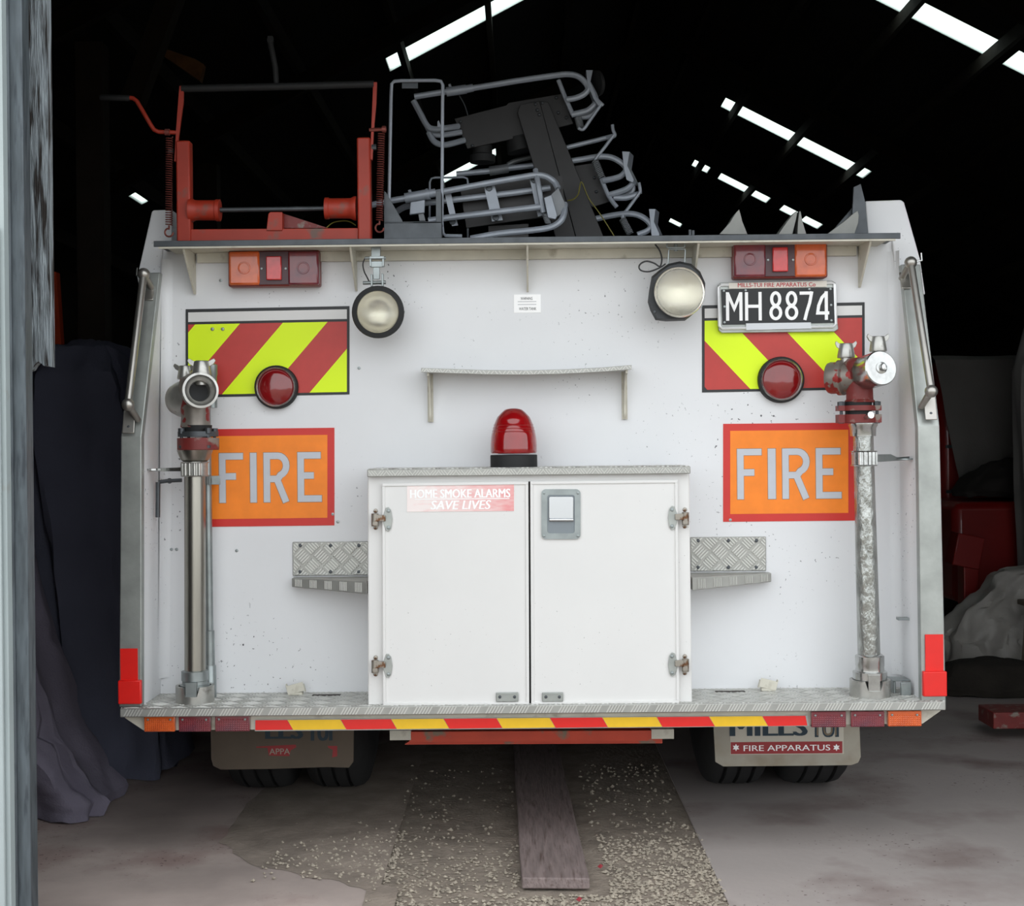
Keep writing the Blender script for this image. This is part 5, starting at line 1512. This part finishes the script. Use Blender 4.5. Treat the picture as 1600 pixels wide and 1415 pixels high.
def drape(name, m, rings, label, cat, folds=11, seed=1, group=None, n=72, rough=0.5, crumple=0.0):
    """cloth hanging over something: rings of (z, cx, cy, rx, ry, fold depth), top to bottom"""
    rnd = random.Random(seed)
    ph = [rnd.uniform(0, 6.28) for _ in range(6)]
    vs, fs = [], []
    sub = []
    for i in range(len(rings) - 1):
        for k in range(5):
            t = k / 5
            sub.append(tuple(a_ + (b_ - a_) * t for a_, b_ in zip(rings[i], rings[i + 1])))
    sub.append(rings[-1])
    for z, cx_, cy_, rx_, ry_, fd in sub:
        for k in range(n):
            t = 2 * PI * k / n
            c_, s_ = math.cos(t), math.sin(t)
            e = 0.62
            ux, uy = math.copysign(abs(c_) ** e, c_), math.copysign(abs(s_) ** e, s_)
            w = math.sin(folds * t + ph[0] + 1.2 * math.sin(2.1 * z + ph[3])) * 0.6 + math.sin(folds * 1.9 * t + ph[1] + z) * 0.3 + math.sin(3 * t + ph[2] + z * 1.5) * 0.5
            q = Vector((cx_ + ux * (rx_ + fd * w), cy_ + uy * (ry_ + fd * w), z))
            nv = mnoise.noise_vector(q * 2.4 + Vector((seed, 0, 0))) * fd * rough
            q += Vector((nv.x, nv.y, nv.z * 0.5))
            if crumple:
                cv = mnoise.noise_vector(q * 9 + Vector((0, seed, 0))) + 0.6 * mnoise.noise_vector(q * 19)
                q += cv * crumple
            if q.z < 0.004:
                q.z = 0.004
            vs.append(q)
    m_ = len(sub)
    for i in range(m_ - 1):
        for k in range(n):
            k2 = (k + 1) % n
            fs.append((i * n + k, (i + 1) * n + k, (i + 1) * n + k2, i * n + k2))
    fs.append(tuple(range(n)))
    fs.append(tuple(range(m_ * n - 1, (m_ - 1) * n - 1, -1)))
    return build(name, MB().add(vs, fs), m, label=label, cat=cat, group=group, base=True)


drape('dust_sheet', NAVYCL, [(1.73, -1.78, 5.9, 0.05, 0.1, 0.01), (1.69, -1.79, 5.9, 0.14, 0.2, 0.02), (1.58, -1.80, 5.9, 0.22, 0.28, 0.03), (1.42, -1.80, 5.9, 0.27, 0.32, 0.035), (1.1, -1.76, 5.9, 0.25, 0.33, 0.04), (0.6, -1.72, 5.9, 0.24, 0.34, 0.05), (0.2, -1.70, 5.88, 0.25, 0.36, 0.055), (0.005, -1.68, 5.85, 0.28, 0.42, 0.06)],
      'dark navy dust sheet hanging to the floor in front of the orange panel', 'dust sheet', folds=7, seed=3, crumple=0.02)
drape('cloth', PURPCL, [(1.28, -1.83, 5.0, 0.02, 0.06, 0.005), (1.0, -1.81, 5.0, 0.05, 0.1, 0.012), (0.6, -1.78, 5.0, 0.085, 0.15, 0.02), (0.3, -1.74, 5.02, 0.13, 0.2, 0.025), (0.12, -1.71, 5.05, 0.2, 0.2, 0.03), (0.05, -1.68, 5.06, 0.24, 0.2, 0.03), (0.005, -1.68, 5.06, 0.23, 0.2, 0.03)],
      'mauve grey cloth hanging by the sliding door, bunched on the concrete', 'cloth', folds=7, seed=5, rough=1.3, crumple=0.022)
q = P(86, 490, 6.6)
build('orange_panel', MB().prism([P(70, 420, 6.6), P(88, 425, 6.6), P(96, 545, 6.6), P(70, 560, 6.6), P(70, 1126, 6.6), P(40, 1126, 6.6), P(40, 420, 6.6)], (0, 0.05, 0)), ORNG, label='orange painted steel panel half hidden behind the navy dust sheet', cat='panel')

# red vehicle under a grey sheet on the right
V = thing('covered_vehicle', (3.8, 10.8, 0), 'old red vehicle mostly covered by a grey dust sheet', 'vehicle')
build('body', MB().box((3.8, 10.8, 1.08), (2.04, 2.6, 1.5)), VEHRED, V, bevel=0.06)
build('bonnet', MB().box((3.62, 9.12, 0.6), (1.96, 0.76, 0.62)), VEHRED, V, bevel=0.05)
build('trim_rail', MB().box((2.775, 10.8, 1.22), (0.015, 2.3, 0.03)).box((3.8, 9.495, 0.95), (1.96, 0.012, 0.02)).box((3.8, 9.495, 1.25), (1.96, 0.012, 0.02)), STEEL, V)
for x in (3.05, 4.55):
    for y in (9.2, 11.7):
        build('wheel', MB().lathe((x - 0.1, y, 0.362), (1, 0, 0), [(0, 0.2), (0, 0.33), (0.03, 0.36), (0.17, 0.36), (0.2, 0.33), (0.2, 0.2)], 28), TYRE, V)
# the sheet runs over the roof of the vehicle and hangs down its front, folds standing off the panel
NU, path = 60, [(12.0, 1.85), (11.2, 1.86), (10.4, 1.86), (9.75, 1.858), (9.52, 1.85), (9.45, 1.82), (9.43, 1.74), (9.43, 1.6), (9.43, 1.45), (9.43, 1.3), (9.43, 1.15), (9.42, 1.04), (9.41, 0.95)]
cv, cf = [], []
for a_, (y, z) in enumerate(path):
    hang = max(0.0, 1.8 - z)
    for b_ in range(NU + 1):
        u = b_ / NU
        x = 2.74 + 0.16 * hang + (2.1 - 0.16 * hang) * u
        w = 0.5 + 0.5 * math.sin(26 * u + 1.5 * hang + 2 * math.sin(7 * u))
        w2 = abs(mnoise.noise(Vector((x * 4, z * 4, 2))))
        lift = (0.012 * w2) if hang == 0 else 0
        cv.append((x, y - hang * 0.06 * w - 0.05 * w2 * min(1, hang * 3), z + lift - 0.03 * w2 * (hang > 0.8)))
for a_ in range(len(path) - 1):
    for b_ in range(NU):
        o = a_ * (NU + 1) + b_
        cf.append((o, o + 1, o + NU + 2, o + NU + 1))
build('dust_sheet', MB().add(cv, cf), GREYCL, label='grey dust sheet spread over the old red vehicle', cat='dust sheet')
drape('dust_sheet', mat('pale_grey_sheet', '#8d8a88', 0.9, var=0.2, vscale=4), [(2.1, 3.22, 8.45, 0.1, 0.08, 0.01), (2.02, 3.22, 8.45, 0.2, 0.13, 0.02), (1.7, 3.2, 8.45, 0.27, 0.17, 0.03), (1.1, 3.2, 8.45, 0.26, 0.17, 0.03), (0.5, 3.22, 8.45, 0.26, 0.17, 0.03), (0.005, 3.22, 8.45, 0.26, 0.17, 0.03)],
      'pale grey sheet over a tall object beyond the white plastic heap', 'dust sheet', folds=8, seed=9)
drape('coat_pile', DARKCL, [(1.17, 3.12, 9.08, 0.06, 0.06, 0.01), (1.13, 3.1, 9.08, 0.16, 0.1, 0.02), (1.05, 3.07, 9.08, 0.24, 0.14, 0.03), (0.97, 3.05, 9.08, 0.3, 0.16, 0.03), (0.935, 3.05, 9.08, 0.3, 0.16, 0.01)],
      'dark pile of coats heaped on the red vehicle bonnet', 'clothes', folds=4, seed=11, rough=1.0, crumple=0.02)
build('tilted_box', MB().box((2.60, 8.4, 0.64), (0.16, 0.16, 0.19), Matrix.Rotation(0.2, 3, 'Y')).box((2.62, 8.4, 0.28), (0.09, 0.12, 0.56)), VEHRED, bevel=0.006, label='small dark red box on a stand beside the covered vehicle', cat='box', base=True)
drape('plastic_sheet', WHITCL, [(0.57, 2.86, 7.98, 0.06, 0.08, 0.02), (0.54, 2.82, 7.98, 0.14, 0.13, 0.03), (0.44, 2.78, 7.98, 0.2, 0.16, 0.04), (0.32, 2.72, 7.98, 0.26, 0.18, 0.04), (0.18, 2.68, 7.98, 0.33, 0.2, 0.04), (0.005, 2.68, 7.98, 0.35, 0.2, 0.03)],
      'dirty white plastic sheet heaped on the floor behind the dark sack', 'plastic sheet', folds=5, seed=13, rough=2.2, crumple=0.035, n=110)
cr = thing('wooden_stool', (2.78, 7.62, 0), 'pale wooden stool frame standing against the white plastic heap', 'stool')
STW = mat('pale_stool_wood', '#7f7467', 0.8)
for x, y in ((2.66, 7.55), (2.84, 7.55), (2.68, 7.67), (2.86, 7.67)):
    build('leg', MB().tube([(x, y, 0.002), (x + 0.03, y, 0.4)], 0.014, 8), STW, cr)
build('seat', MB().box((2.79, 7.61, 0.414), (0.26, 0.17, 0.028)), STW, cr, bevel=0.006)
drape('sack', SACK, [(0.17, 2.36, 7.28, 0.08, 0.06, 0.01), (0.15, 2.38, 7.28, 0.2, 0.12, 0.015), (0.09, 2.43, 7.27, 0.3, 0.17, 0.015), (0.04, 2.45, 7.26, 0.34, 0.19, 0.015), (0.005, 2.45, 7.26, 0.33, 0.18, 0.01)],
      'dark flat sack lying on the concrete in front of the plastic heap', 'sack', folds=3, seed=17, crumple=0.012)
q = P(1546, 1118, 6.1)
build('floor_board', MB().box((q.x + 0.5, 6.15, 0.09), (1.0, 0.2, 0.07)).box((q.x + 0.6, 6.15, 0.03), (0.1, 0.14, 0.06)), REDBRN, bevel=0.004, label='dark reddish board raised off the concrete near the sack', cat='board', base=True)
